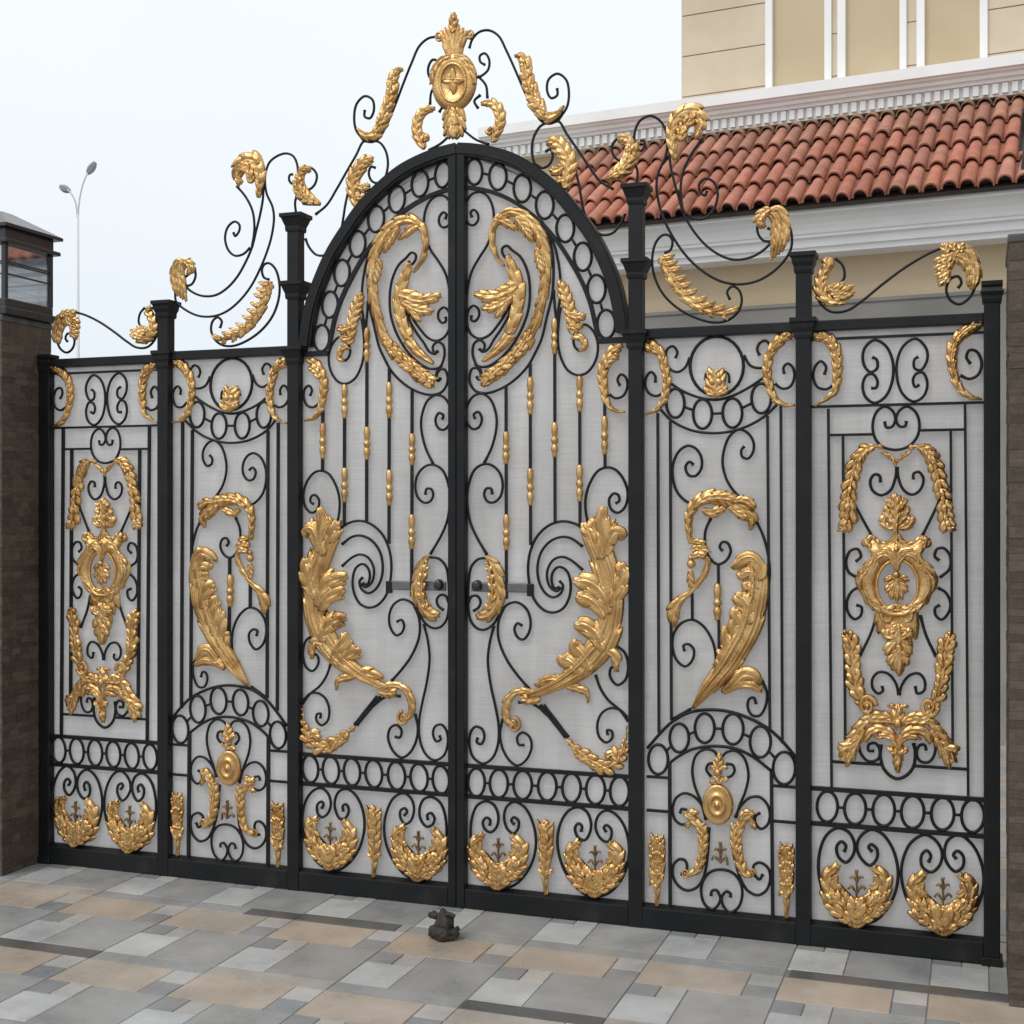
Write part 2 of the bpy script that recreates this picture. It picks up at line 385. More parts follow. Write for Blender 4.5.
# ------------------------------------------------------------------ gate building kit
BR = .0056
class Kit:
    def __init__(s, side, root): s.S = side; s.root = root
    def tr(s, *segs): return s.S.pts(PL(*segs))
    def scroll(s, *segs, r=BR, name='scroll', y=0.0, tip=1.25):
        bm = bmesh.new(); tube(bm, s.tr(*segs), r*random.uniform(.96, 1.04), y, tip=tip)
        return obj(name, bm, 'iron', s.root)
    def bar(s, *segs, r=BR*.85, name='bar'):
        bm = bmesh.new(); p = s.tr(*segs)
        band(bm, [p[0], p[-1]], r, -.0075, .0075)
        return obj(name, bm, 'iron', s.root, smooth=False)
    def ellipse(s, k, cx, cy, rx, ry, r=BR, name='ring', parent=None):
        L = [(cx+rx*math.cos(2*math.pi*i/28), cy+ry*math.sin(2*math.pi*i/28)) for i in range(28)]
        bm = bmesh.new(); tube(bm, s.tr(k, L), r, 0, closed=True, smooth=False, ry=r*1.15)
        return obj(name, bm, 'iron', parent or s.root)
    def rings(s, k, L, parent, r=BR*1.08):
        """a row of rings under its band, with the short links between neighbours"""
        for c in L: s.ellipse(k, *c, parent=parent, r=r)
        for a, b in zip(L, L[1:]):
            bm = bmesh.new(); dx, dy = b[0]-a[0], b[1]-a[1]; l = math.hypot(dx, dy); ux, uy = dx/l, dy/l
            ra = 1/math.hypot(ux/a[2], uy/a[3]); rb = 1/math.hypot(ux/b[2], uy/b[3])
            p = s.tr(k, [(a[0]+ux*(ra-1), a[1]+uy*(ra-1)), (b[0]-ux*(rb-1), b[1]-uy*(rb-1))])
            tube(bm, p, r*.9, 0, smooth=False); obj('ring_link', bm, 'iron', parent)
    def w(s, k, pts, w): return [a*mpp(k, p)*1.14 for a, p in zip(w, pts)]
    def gold(s, name, parts, parent=None, mat='gold'):
        """parts: list of (kind, letter, pts, widths, options)"""
        bm = bmesh.new()
        for kind, k, pts, w, o in parts:
            o = dict(o)
            if kind == 'a':
                o.setdefault('h', .020); acanthus(bm, s.tr(k, pts), s.w(k, pts, w), **o)
            elif kind == 'g':
                o.setdefault('h', .016); garland(bm, s.tr(k, pts), s.w(k, pts, w), **o)
            elif kind == 'd':
                (x, z), = s.tr(k, pts); m = mpp(k, pts[0]); dome(bm, x, z, w[0]*m*1.05, w[1]*m, **o)
            elif kind == 's':
                (x, z), = s.tr(k, pts); o['flip'] = o.get('flip', 1)*s.S.sg
                if s.S.left: o['a0'] = math.pi-o.get('a0', 0)
                spiralet(bm, x, z, w[0]*mpp(k, pts[0]), **o)
            elif kind == 'p':
                # a modelled plate between an outline and an oval opening, bulging towards the viewer
                (cx, cy), (rx, ry) = o['c'], o['r']; h = o.get('h', .022); y = o.get('y', -.005)
                oc = crs(list(pts)+[pts[0]], 6)[:-1]; rows = []; nr = 9
                for X, Y in oc:
                    a = math.atan2((Y-cy)/ry, (X-cx)/rx); ix, iy = cx+rx*math.cos(a), cy+ry*math.sin(a); row = []
                    for q in range(nr+1):
                        t = q/nr; (px_, pz_), = s.tr(k, [(ix+(X-ix)*t, iy+(Y-iy)*t)])
                        hh = h*(.25+.75*math.sin(math.pi*min(1, t*1.02))**.6-.30*math.exp(-((t-.74)/.07)**2)) if 0 < q < nr else 0
                        row.append(bm.verts.new((px_, y-max(0, hh), pz_)))
                    rows.append(row)
                for i in range(len(rows)):
                    A, B = rows[i], rows[(i+1) % len(rows)]
                    for q in range(nr): bm.faces.new((A[q], A[q+1], B[q+1], B[q]))
            elif kind == 'r':
                L = [(pts[0][0]+w[0]*math.cos(2*math.pi*i/32), pts[0][1]+w[1]*math.sin(2*math.pi*i/32)) for i in range(32)]
                tube(bm, s.tr(k, L), o.get('r', .007), o.get('y', -.012), closed=True, smooth=False)
        return obj(name, bm, mat, parent or s.root)
    def sheet(s, pts):
        """frosted sheet between the outline pts (x, z), 4 mm thick, behind the bars"""
        bm = bmesh.new()
        f = [bm.verts.new((x, .012, z)) for x, z in pts]; b = [bm.verts.new((x, .016, z)) for x, z in pts]
        bm.faces.new(f); bm.faces.new(b[::-1])
        for i in range(len(pts)):
            j = (i+1) % len(pts); bm.faces.new((f[i], f[j], b[j], b[i]))
        return obj('frosted_sheet', bm, 'sheet', s.root, smooth=False)
    def knuckle(s, k, x, y0, y1, hw, parent):
        """gilded casting on a bar: three stacked leafy bulbs"""
        (xa, za), (xb, zb) = s.tr(k, [(x, y0), (x, y1)]); m = mpp(k, (x, y0)); H = za-zb; r = hw*m*1.0
        bm = bmesh.new()
        pr = [(.0, .5), (.05, .75), (.10, .60), (.16, .85), (.26, 1.0), (.33, .75), (.37, .55), (.41, .85), (.47, 1.0), (.53, .9), (.57, .55), (.62, .75), (.78, .92), (.92, .8), (1, .45)]
        lathe(bm, (xa+xb)/2, 0, zb, [(r*b, H*a) for a, b in pr], 10)
        return obj('bar_knuckle', bm, 'gold', parent)

def zed(k, x, y, d=FD): return P(k, x, y, d)[1]
Z_BOT = .004
Z_RAIL = zed('F', 110, 770)                     # top of the bottom rail
Z_TOP1 = zed('H', 500, 78); Z_TOP0 = zed('H', 500, 129)
PW = .0275

def shield(K, k, dx, dy, sx=1.0):
    """gilded wreath in a heart shaped scroll"""
    def T(L): return [(x*sx+dx, y+dy) for x, y in L]
    K.gold('shield_wreath', [
        ('a', k, T([(250, 715), (185, 672), (138, 606), (128, 535), (172, 480)]), [40, 52, 36, 28, 14], dict(nl=6, h=.022, d=.32, sweep=1.0)),
        ('a', k, T([(250, 715), (312, 672), (358, 606), (366, 535), (322, 492)]), [40, 52, 36, 28, 14], dict(nl=6, h=.022, d=.32, sweep=1.0)),
        ('a', k, T([(250, 768), (250, 735), (250, 690), (250, 628)]), [40, 92, 98, 60], dict(nl=3, d=.16, h=.020, groove=.34, nv=10, y=-.008)),
        ('g', k, T([(250, 745), (250, 700), (250, 660)]), [50, 52, 20], dict(n=4, y=-.016)),
        ('g', k, T([(225, 735), (170, 680), (150, 620)]), [30, 34, 22], dict(n=4, y=-.018)),
        ('g', k, T([(275, 735), (330, 680), (348, 620)]), [30, 34, 22], dict(n=4, y=-.018)),
        ('a', k, T([(200, 660), (170, 625), (150, 600)]), [16, 26, 6], dict(nl=2, y=-.024, h=.014)),
        ('a', k, T([(300, 660), (335, 625), (352, 600)]), [16, 26, 6], dict(nl=2, y=-.024, h=.014)),
        ('a', k, T([(165, 520), (158, 560), (186, 590)]), [16, 22, 6], dict(nl=2, y=-.016, h=.012)),
        ('a', k, T([(330, 520), (338, 560), (310, 590)]), [16, 22, 6], dict(nl=2, y=-.016, h=.012))])
    K.gold('fleur_sprig', [
        ('a', k, T([(250, 650), (250, 580), (250, 505)]), [6, 5, 9], dict(nl=3, h=.008, d=.6)),
        ('a', k, T([(250, 610), (228, 580), (214, 590)]), [4, 6, 5], dict(nl=2, h=.006)),
        ('a', k, T([(250, 610), (272, 580), (286, 592)]), [4, 6, 5], dict(nl=2, h=.006)),
        ('a', k, T([(250, 560), (234, 536), (222, 540)]), [4, 5, 4], dict(nl=2, h=.006)),
        ('a', k, T([(250, 560), (266, 536), (278, 540)]), [4, 5, 4], dict(nl=2, h=.006))], mat='gold_dark')

def build_leaf(left, root):
    S = Side(left); K = Kit(S, root)
    # frame -------------------------------------------------------------
    xc, xi = SC, XR[1]-PW-.001
    bm = bmesh.new()
    x0, x1 = sorted((S.x(xc+.0015), S.x(xc+.036)))
    ztop = zed('A', 100, 752)
    box(bm, x0, x1, -.028, .028, Z_BOT+.0, ztop, .003); obj('meeting_stile', bm, 'iron', root, smooth=False)
    bm = bmesh.new(); x0, x1 = sorted((S.x(xc+.037), S.x(xi)))
    box(bm, x0, x1, -.027, .027, Z_BOT, Z_RAIL, .003)
    # sloping ledge on top of the rail
    zt = zed('F', 110, 747, 0)
    vs = [bm.verts.new(c) for c in ((x0, -.022, Z_RAIL-.001), (x1, -.022, Z_RAIL-.001), (x1, .02, Z_RAIL-.001), (x0, .02, Z_RAIL-.001), (x0, .004, zt), (x1, .004, zt), (x1, .02, zt), (x0, .02, zt))]
    for f in ((0, 1, 5, 4), (4, 5, 6, 7), (3, 2, 6, 7), (0, 4, 7, 3), (1, 2, 6, 5)): bm.faces.new([vs[i] for i in f])
    obj('bottom_rail', bm, 'iron', root, smooth=False)
    arch = [(56, 56), (130, 62), (215, 76), (330, 112), (430, 170), (545, 262), (645, 378), (728, 490), (792, 612), (842, 738), (872, 862), (885, 985)]
    ap = K.tr('B', arch); ap[0] = (S.x(SC+.002), ap[0][1]); ap[-1] = (S.x(XR[1]-PW-.024), ap[-1][1])
    bm = bmesh.new(); band(bm, ap, .0265, -.0275, .0265, 8)
    band(bm, ap, .018, -.0335, -.0270, 8)
    obj('arch_frame', bm, 'iron', root, smooth=False)
    inner = [(84, 245), (195, 264), (300, 304), (388, 360), (470, 430), (550, 522), (622, 632), (682, 742), (722, 850), (745, 950), (757, 1000)]
    bm = bmesh.new(); ip = K.tr('B', inner, 'C', [(757, 40)]); band(bm, ip, .008, -.008, .008)
    rb = obj('arch_ring_band', bm, 'iron', root, smooth=False)
    K.rings('B', [(125, 165, 40, 66), (245, 190, 44, 68), (370, 250, 44, 70), (485, 336, 45, 70), (590, 455, 45, 70), (680, 600, 45, 72), (750, 765, 46, 72), (800, 945, 46, 73)], rb)
    bm = bmesh.new(); a, b = K.tr('C', [(757, 60), (868, 54)]); zs = (a[1]+b[1])/2
    band(bm, [(a[0], zs), (S.x(XR[1]-PW), zs)], .011, -.012, .010); obj('spring_rail', bm, 'iron', root, smooth=False)
    # sheet follows the arch
    ol = crs(ap, 4)
    K.sheet([(S.x(SC+.03), Z_RAIL-.01), (S.x(XR[1]-.01), Z_RAIL-.01), (S.x(XR[1]-.01), zs)]+[(x, z) for x, z in ol[::-1]]+[(S.x(SC+.03), ol[0][1])])
    # ring band at the bottom -------------------------------------------
    zt, zb = P('E', 500, 674)[1], P('E', 500, 834)[1]
    bm = bmesh.new()
    for z in (zt, zb): band(bm, [(S.x(SC+.035), z), (S.x(XR[1]-PW+.002), z)], .0078, -.008, .008)
    rb = obj('ring_band', bm, 'iron', root, smooth=False)
    K.rings('E', [(135, 732, 43, 72), (250, 738, 46, 72), (372, 745, 47, 73), (498, 752, 47, 73), (622, 760, 47, 74), (745, 768, 48, 75), (868, 778, 48, 75)], rb)
    # scrolls -------------------------------------------------------------
    sc = K.scroll
    sc('B', [(112, 398), (106, 374), (122, 360), (142, 380), (143, 415), (122, 438), (94, 430), (80, 385), (84, 325), (110, 282), (150, 268), (190, 288), (217, 340), (224, 400), (212, 480), (188, 545), (150, 605), (112, 675), (92, 755), (84, 840), (84, 900)])
    sc('B', [(110, 900), (110, 924), (128, 930), (148, 905), (145, 868), (120, 851), (97, 870), (86, 920), (92, 965), (115, 1003), (155, 1020), (200, 1002), (245, 950), (285, 890), (312, 830)])
    sc('B', [(316, 835), (300, 900), (262, 970), (225, 1024)], 'C', [(195, 100), (168, 114), (148, 100)])
    sc('C', [(150, 98), (168, 110), (177, 76), (152, 54), (124, 72), (116, 122), (132, 175), (155, 205), (160, 240), (146, 255), (135, 242)])
    sc('C', [(135, 240), (150, 256), (157, 226), (141, 199), (115, 200), (100, 240), (106, 282), (130, 314), (165, 325), (205, 323), (275, 296), (340, 250), (400, 185), (440, 112), (468, 50)], 'B', [(497, 905), (522, 800), (530, 700), (528, 610), (515, 530), (490, 450), (466, 415)])
    sc('B', [(306, 588), (290, 606), (270, 586), (268, 558), (290, 544), (320, 568), (360, 600), (393, 665), (408, 745), (405, 850), (380, 940), (345, 1012)], 'C', [(308, 95), (250, 155), (195, 188), (152, 190), (128, 178)])
    sc('B', [(490, 445), (530, 530), (555, 630), (565, 720), (565, 800), (553, 880), (545, 945)])
    sc('B', [(530, 770), (537, 860), (545, 945)])
    sc('C', [(662, 110), (640, 90), (632, 50), (650, 5), (690, -25), (735, 10), (757, 80), (745, 160), (702, 220), (655, 234), (605, 210), (570, 150), (553, 70), (556, -30), (566, -115)])
    sc('C', [(128, 458), (122, 435), (145, 422), (163, 455), (150, 498), (120, 510), (92, 485), (82, 430), (93, 380), (120, 342), (160, 328), (205, 355), (235, 430), (238, 500), (215, 600), (175, 685)])
    sc('C', [(217, 845), (210, 815), (186, 815), (175, 845), (190, 878), (220, 886), (255, 860), (270, 800), (255, 735), (212, 694), (170, 690), (125, 720), (97, 790), (87, 860), (92, 925)], 'D', [(105, 170), (135, 240), (190, 335)])
    sc('C', [(848, 890), (866, 878), (862, 848), (838, 840), (815, 870), (825, 920), (860, 938), (895, 910), (910, 840), (890, 770), (850, 720), (810, 706), (760, 722), (715, 790), (695, 860), (695, 930), (708, 1000)])
    sc('D', [(690, 206), (640, 175), (575, 163), (510, 182), (450, 235), (415, 305), (400, 390), (407, 485), (430, 560), (475, 613), (525, 630), (575, 612), (608, 560), (618, 490), (600, 420), (560, 396), (530, 418), (520, 465), (535, 505), (560, 500)])
    sc('D', [(680, 292), (620, 250), (570, 243), (510, 268), (465, 325), (448, 400), (457, 475), (490, 532), (530, 552), (568, 530), (578, 490), (560, 468)])
    sc('D', [(680, 412), (620, 362), (575, 345), (530, 360), (500, 410), (498, 460), (515, 502), (548, 520), (568, 502)])
    sc('D', [(195, 350), (145, 357), (110, 395), (96, 470), (93, 580), (105, 668), (135, 708), (175, 718), (220, 692), (255, 635), (290, 592), (340, 577), (390, 610), (412, 670), (405, 730), (375, 768), (345, 755), (330, 715), (345, 685), (370, 697)])
    sc('D', [(120, 622), (148, 602), (156, 570), (138, 545), (110, 548), (95, 580)])
    sc('D', [(275, 605), (248, 680), (250, 770), (290, 870), (345, 950), (405, 1020)])
    for ox in (-9, 9):
        sc('E', [(470+ox, 335), (535+ox, 418), (600+ox*.7, 502)], r=BR*1.15)
    sc('E', [(350, 322), (400, 322), (450, 345), (490, 380), (545, 432), (596, 500)])
    sc('E', [(225, -70), (203, 20), (194, 110), (208, 230), (234, 350), (250, 450), (245, 540), (216, 608), (170, 635), (122, 607), (100, 545), (106, 475), (132, 446), (165, 460), (176, 500), (160, 535), (137, 525), (142, 502)])
    sc('E', [(270, 405), (256, 485), (270, 560), (305, 620), (345, 645), (390, 617), (418, 550), (406, 497), (372, 476), (345, 500), (352, 538), (380, 540)])
    sc('E', [(858, 165), (850, 136), (824, 147), (820, 190), (855, 232), (895, 210), (912, 140), (895, 68), (845, 28)])
    sc('E', [(745, 180), (770, 250), (810, 310), (870, 362), (914, 420)])
    sc('E', [(908, 400), (870, 360), (820, 352), (775, 380), (754, 440), (765, 500), (800, 527), (830, 505), (828, 470), (805, 464), (808, 490)])
    sc('C', [(870, 288), (858, 257), (875, 230), (900, 245), (908, 290), (888, 338), (850, 352), (815, 333)])
    # hearts at the bottom
    sc('F', [(203, 440), (206, 413), (186, 400), (168, 425), (180, 460), (210, 474), (240, 445), (247, 388), (225, 335), (185, 316), (140, 337), (113, 400), (106, 500), (122, 600), (167, 690), (215, 747), (250, 768)], r=BR*1.05)
    sc('F', [(330, 437), (314, 415), (326, 398), (350, 415), (349, 455), (325, 480), (295, 460), (277, 400), (290, 345), (330, 319), (385, 350), (425, 430), (440, 520), (427, 610), (387, 690), (330, 745), (252, 768)], r=BR*1.05)
    sc('F', [(672, 472), (675, 442), (656, 430), (640, 455), (655, 500), (690, 515), (715, 480), (722, 428), (700, 370), (655, 346), (605, 367), (565, 432), (550, 530), (577, 650), (632, 740), (692, 793), (743, 808)], r=BR*1.05)
    sc('F', [(800, 475), (788, 452), (800, 438), (825, 460), (822, 508), (800, 524), (765, 500), (745, 445), (760, 390), (800, 363), (850, 385), (895, 450), (917, 560), (905, 650), (870, 730), (810, 788), (745, 808)], r=BR*1.05)
    shield(K, 'F', 0, 0); shield(K, 'F', 490, 38, 1.02)
    # bars with knuckles ------------------------------------------------
    for x, bars, kn in ((287, [('C', 290, 'D', 560)], [('C', 520, 690), ('D', 125, 312)]),
                        (411, [('C', 172, 'D', 285)], [('C', 240, 437), ('C', 708, 902)]),
                        (536, [('C', -10, 'D', 166)], [('C', -60, 128), ('C', 472, 655)]),
                        (664, [('C', 234, 'D', 186)], [('C', 235, 424), ('C', 690, 882)]),
                        (792, [('C', 345, 'C', 706)], [('C', 440, 642)])):
        for ka, ya, kb, yb in bars:
            b = K.bar(ka, [(x, ya)], kb, [(x+2, yb)])
        for k, y0, y1 in kn: K.knuckle(k, x+(2 if k == 'D' else 0), y0, y1, 20, b)
    # gilding -------------------------------------------------------------
    K.gold('leaf_crescent', [
        ('a', 'B', [(282, 652), (240, 606), (222, 560), (214, 510), (222, 450), (250, 405), (305, 372), (365, 380), (425, 425), (468, 490), (492, 570), (497, 660), (490, 760), (468, 860), (440, 950), (405, 1015)],
         [8, 14, 18, 20, 24, 28, 30, 34, 38, 38, 36, 34, 32, 32, 34, 34], dict(nl=15, d=.32, h=.024, left=.7, right=1.1)),
        ('a', 'C', [(425, 30), (375, 90), (300, 165), (230, 225), (165, 262)], [34, 36, 36, 36, 24], dict(nl=8, d=.30, h=.022)),
        ('g', 'C', [(175, 295), (215, 245), (290, 180), (370, 100), (410, 30)], [22, 30, 30, 30, 26], dict(n=8, y=-.014, h=.014)),
        ('a', 'B', [(235, 410), (280, 420), (320, 445), (356, 470)], [22, 26, 18, 4], dict(nl=3, y=-.012)),
        ('a', 'B', [(350, 400), (400, 470), (430, 530)], [30, 26, 6], dict(nl=4, y=-.018)),
        ('a', 'B', [(455, 560), (470, 640), (485, 690)], [22, 24, 6], dict(nl=4, y=-.018))])
    K.gold('inner_crescent', [
        ('a', 'C', [(168, 165), (210, 132), (255, 90), (305, 30)], [9, 18, 26, 30], dict(nl=3, d=.1, h=.016, groove=.1)),
        ('a', 'B', [(300, 1000), (330, 930), (350, 850), (350, 780), (338, 710), (318, 650), (300, 600)], [32, 32, 34, 38, 32, 22, 12], dict(nl=6, d=.22, h=.02, groove=.22)),
        ('a', 'B', [(350, 750), (300, 775), (250, 800), (190, 802), (132, 790)], [40, 42, 32, 30, 10], dict(nl=4, d=.4, h=.02, y=-.010)),
        ('a', 'B', [(330, 800), (270, 840), (220, 860), (165, 865)], [26, 30, 26, 6], dict(nl=4, d=.5, h=.018, y=-.012)),
        ('a', 'B', [(300, 830), (262, 880), (235, 915)], [20, 20, 5], dict(nl=3, d=.5, h=.016, y=-.012))])
    K.gold('scrolled_leaf', [
        ('a', 'C', [(662, 112), (690, 92), (680, 48), (640, 30)], [8, 16, 18, 22], dict(nl=3, d=.1, h=.016)),
        ('a', 'B', [(632, 1000), (625, 930), (612, 860), (590, 790), (562, 725)], [24, 32, 34, 32, 10], dict(nl=7, d=.45, h=.022)),
        ('a', 'B', [(610, 900), (660, 910), (700, 905)], [22, 26, 6], dict(nl=3, d=.5, y=-.012)),
        ('a', 'B', [(610, 960), (650, 965), (685, 950)], [20, 20, 6], dict(nl=3, d=.5, y=-.012))])
    K.gold('big_acanthus', [
        ('a', 'D', [(400, 1056), (480, 1030), (575, 985), (680, 915), (770, 810), (820, 690), (835, 580), (822, 460), (790, 350), (750, 250), (715, 165)],
         [16, 26, 44, 62, 76, 70, 66, 70, 70, 62, 34], dict(nl=5, d=.12, h=.034, left=1.0, right=.85, groove=.22, sweep=1.0, nv=10)),
        ('a', 'D', [(820, 640), (790, 560), (735, 500), (640, 462)], [30, 60, 58, 12], dict(nl=3, d=.26, groove=.26, nv=8, h=.026, y=-.014)),
        ('a', 'D', [(800, 660), (750, 590), (700, 560), (655, 535)], [24, 44, 40, 8], dict(nl=2, d=.25, groove=.26, nv=8, h=.024, y=-.016)),
        ('a', 'D', [(790, 830), (760, 760), (710, 710), (645, 690)], [30, 52, 46, 10], dict(nl=3, d=.28, groove=.26, nv=8, h=.026, y=-.018)),
        ('a', 'D', [(730, 930), (690, 860), (650, 810), (660, 770)], [26, 40, 30, 8], dict(nl=2, d=.25, groove=.32, nv=8, h=.024, y=-.014)),
        ('a', 'D', [(690, 950), (640, 900), (595, 870), (585, 845)], [26, 40, 36, 8], dict(nl=2, d=.25, groove=.32, nv=8, h=.024, y=-.012)),
        ('a', 'D', [(590, 1000), (545, 980), (500, 985), (440, 1000)], [26, 36, 30, 8], dict(nl=2, d=.25, groove=.32, nv=8, h=.020, y=-.010)),
        ('a', 'D', [(820, 600), (860, 520), (885, 440), (885, 372)], [26, 50, 48, 10], dict(nl=3, d=.26, groove=.26, nv=8, h=.026, y=-.014)),
        ('a', 'D', [(770, 360), (795, 260), (785, 160), (800, 92)], [26, 40, 34, 12], dict(nl=2, d=.22, groove=.26, nv=8, h=.026, y=-.018)),
        ('a', 'D', [(760, 330), (740, 260), (715, 210), (690, 190)], [26, 44, 40, 10], dict(nl=2, d=.25, groove=.26, nv=8, h=.026, y=-.012)),
        ('a', 'D', [(800, 340), (825, 260), (850, 215), (885, 225), (870, 255)], [24, 36, 34, 26, 8], dict(nl=2, d=.22, groove=.26, nv=8, h=.026, y=-.016)),
        ('a', 'D', [(790, 300), (830, 210), (848, 150)], [18, 24, 6], dict(nl=3, d=.5, h=.02, y=-.010)),
        ('a', 'D', [(760, 850), (820, 830), (850, 860), (852, 930)], [18, 30, 26, 8], dict(nl=3, d=.4, h=.022, y=-.010)),
        ('a', 'D', [(600, 1003), (655, 1018), (702, 1040), (710, 1092)], [20, 22, 14, 5], dict(nl=3, d=.3, h=.016)),
        ('a', 'E', [(470, 300), (420, 305), (370, 300)], [20, 28, 16], dict(nl=3, d=.3, h=.020, y=-.010)),
        ('a', 'E', [(450, 285), (385, 262), (330, 275), (295, 320), (285, 375), (300, 420), (330, 440)], [20, 20, 20, 22, 20, 16, 10], dict(nl=6, d=.3, h=.018)),
        ('s', 'E', [(332, 435)], [40], dict(flip=-1, a0=1.5, h=.016))])
    K.gold('corner_garland', [
        ('g', 'E', [(598, 508), (650, 555), (720, 610), (790, 645), (850, 630), (890, 575), (905, 500), (907, 450)], [16, 34, 38, 40, 40, 26, 10, 4], dict(n=11, h=.018)),
        ('a', 'E', [(640, 590), (690, 610), (740, 650), (800, 670)], [12, 18, 20, 8], dict(nl=4, d=.5)),
        ('a', 'E', [(870, 620), (840, 580), (800, 600)], [20, 30, 8], dict(nl=3, d=.5, y=-.014))])
    K.gold('latch_leaf', [
        ('a', 'D', [(192, 340), (232, 390), (250, 460), (250, 530), (230, 595), (190, 640), (140, 650)], [14, 30, 34, 36, 38, 34, 10], dict(nl=7, d=.35, h=.024)),
        ('g', 'D', [(200, 620), (225, 540), (218, 450), (200, 380)], [22, 26, 24, 16], dict(n=5, y=-.016)),
        ('a', 'D', [(265, 600), (280, 550), (280, 490)], [6, 10, 5], dict(nl=2, d=.2))])
    K.gold('corner_leaf', [
        ('a', 'C', [(900, 425), (840, 412), (805, 370), (790, 300), (782, 240), (795, 170), (830, 115), (885, 84)], [6, 12, 20, 24, 26, 26, 26, 10], dict(nl=9, d=.35, h=.022)),
        ('a', 'C', [(800, 200), (830, 150), (868, 130)], [20, 26, 6], dict(nl=3, y=-.012))])
    K.gold('torch_ornament', [
        ('a', 'F', [(495, 795), (492, 740), (490, 690), (490, 630), (492, 570), (494, 500), (494, 440)], [10, 14, 22, 36, 40, 38, 40], dict(nl=7, d=.16, h=.022, groove=.35)),
        ('g', 'F', [(493, 600), (493, 530), (494, 470)], [34, 38, 36], dict(n=6, spread=.35, y=-.014)),
        ('a', 'F', [(490, 700), (510, 680), (528, 665)], [8, 12, 4], dict(nl=2)),
        ('a', 'F', [(492, 700), (470, 675), (458, 655)], [8, 12, 4], dict(nl=2)),
        ('a', 'F', [(494, 460), (494, 430), (494, 405)], [22, 18, 5], dict(nl=2, y=-.014))])
    # slide bolt behind the latch leaf
    bm = bmesh.new(); a, b = K.tr('D', [(110, 497), (415, 500)])
    x0, x1 = sorted((a[0], b[0])); box(bm, x0, x1, -.004, .010, a[1]-.020, a[1]+.018, .004)
    bo = obj('slide_bolt', bm, 'bolt', root, smooth=False)
    bm = bmesh.new(); (x, z), = K.tr('D', [(142, 492)]); dome(bm, x, z, .021, .024, -.004, .024, prof=lambda t: math.sqrt(max(0, 1-t**4)))
    obj('lock_knob', bm, 'lantern', bo)
    bm = bmesh.new(); (x, z), = K.tr('D', [(412, 508)]); box(bm, x-.013, x+.013, -.009, .010, z-.03, z+.02, .003)
    obj('bolt_catch', bm, 'iron', bo, smooth=False)
    # crest on the arch --------------------------------------------------
    r = BR*.95
    cs = lambda *a: K.scroll(*a, r=r, name='crest_scroll')
    cs('A', [(150, 250), (165, 205), (200, 167), (250, 158), (300, 187), (340, 262), (390, 372), (432, 470), (480, 568), (522, 625), (560, 636), (605, 620)])
    cs('A', [(230, 335), (206, 318), (205, 288), (230, 276), (252, 310), (246, 360), (205, 395), (185, 400)])
    cs('A', [(195, 392), (235, 440), (243, 505)])
    cs('A', [(208, 488), (176, 520), (195, 557)])
    cs('A', [(110, 660), (140, 685), (185, 718), (250, 742)])
    cs('A', [(600, 455), (600, 490), (570, 505), (549, 470), (556, 410), (600, 380), (645, 410), (660, 475), (650, 550), (605, 618)])
    cs('A', [(560, 632), (605, 622), (650, 690), (700, 762), (760, 850), (820, 930), (888, 972)])
    cs('A', [(605, 622), (560, 628), (515, 648), (482, 700), (470, 770), (485, 850)])
    cs('A', [(540, 778), (564, 768), (577, 800), (560, 845), (525, 862), (492, 845)])
    cs('A', [(690, 860), (712, 950)], 'B', [(672, 300), (690, 380), (725, 445), (775, 487), (830, 480), (875, 430), (897, 380)])
    K.gold('crest_leaf', [('a', 'A', [(270, 735), (290, 690), (308, 630), (300, 570), (270, 535), (215, 535)], [16, 30, 30, 28, 24, 8], dict(nl=7, d=.4, h=.02)),
                          ('a', 'A', [(262, 700), (255, 680), (270, 660)], [14, 16, 5], dict(nl=2, y=-.012))])
    K.gold('crest_feather', [('a', 'A', [(640, 545), (600, 590), (550, 600), (510, 560), (475, 485), (448, 400), (440, 330), (415, 290), (385, 292)],
                              [6, 22, 34, 38, 38, 36, 30, 16, 6], dict(nl=10, d=.42, h=.022)),
                             ('g', 'A', [(540, 600), (490, 520), (455, 430), (440, 330)], [28, 32, 30, 20], dict(n=7, y=-.012))])
    K.gold('crest_leaf', [('a', 'A', [(640, 975), (655, 900), (660, 830), (630, 770), (590, 735), (550, 735)], [26, 40, 44, 42, 30, 10], dict(nl=7, d=.42, h=.022)),
                          ('a', 'A', [(640, 860), (600, 880), (565, 870)], [24, 26, 6], dict(nl=3, d=.45, y=-.010)),
                          ('a', 'A', [(650, 930), (615, 930), (590, 950)], [20, 22, 6], dict(nl=3, d=.45, y=-.010))])

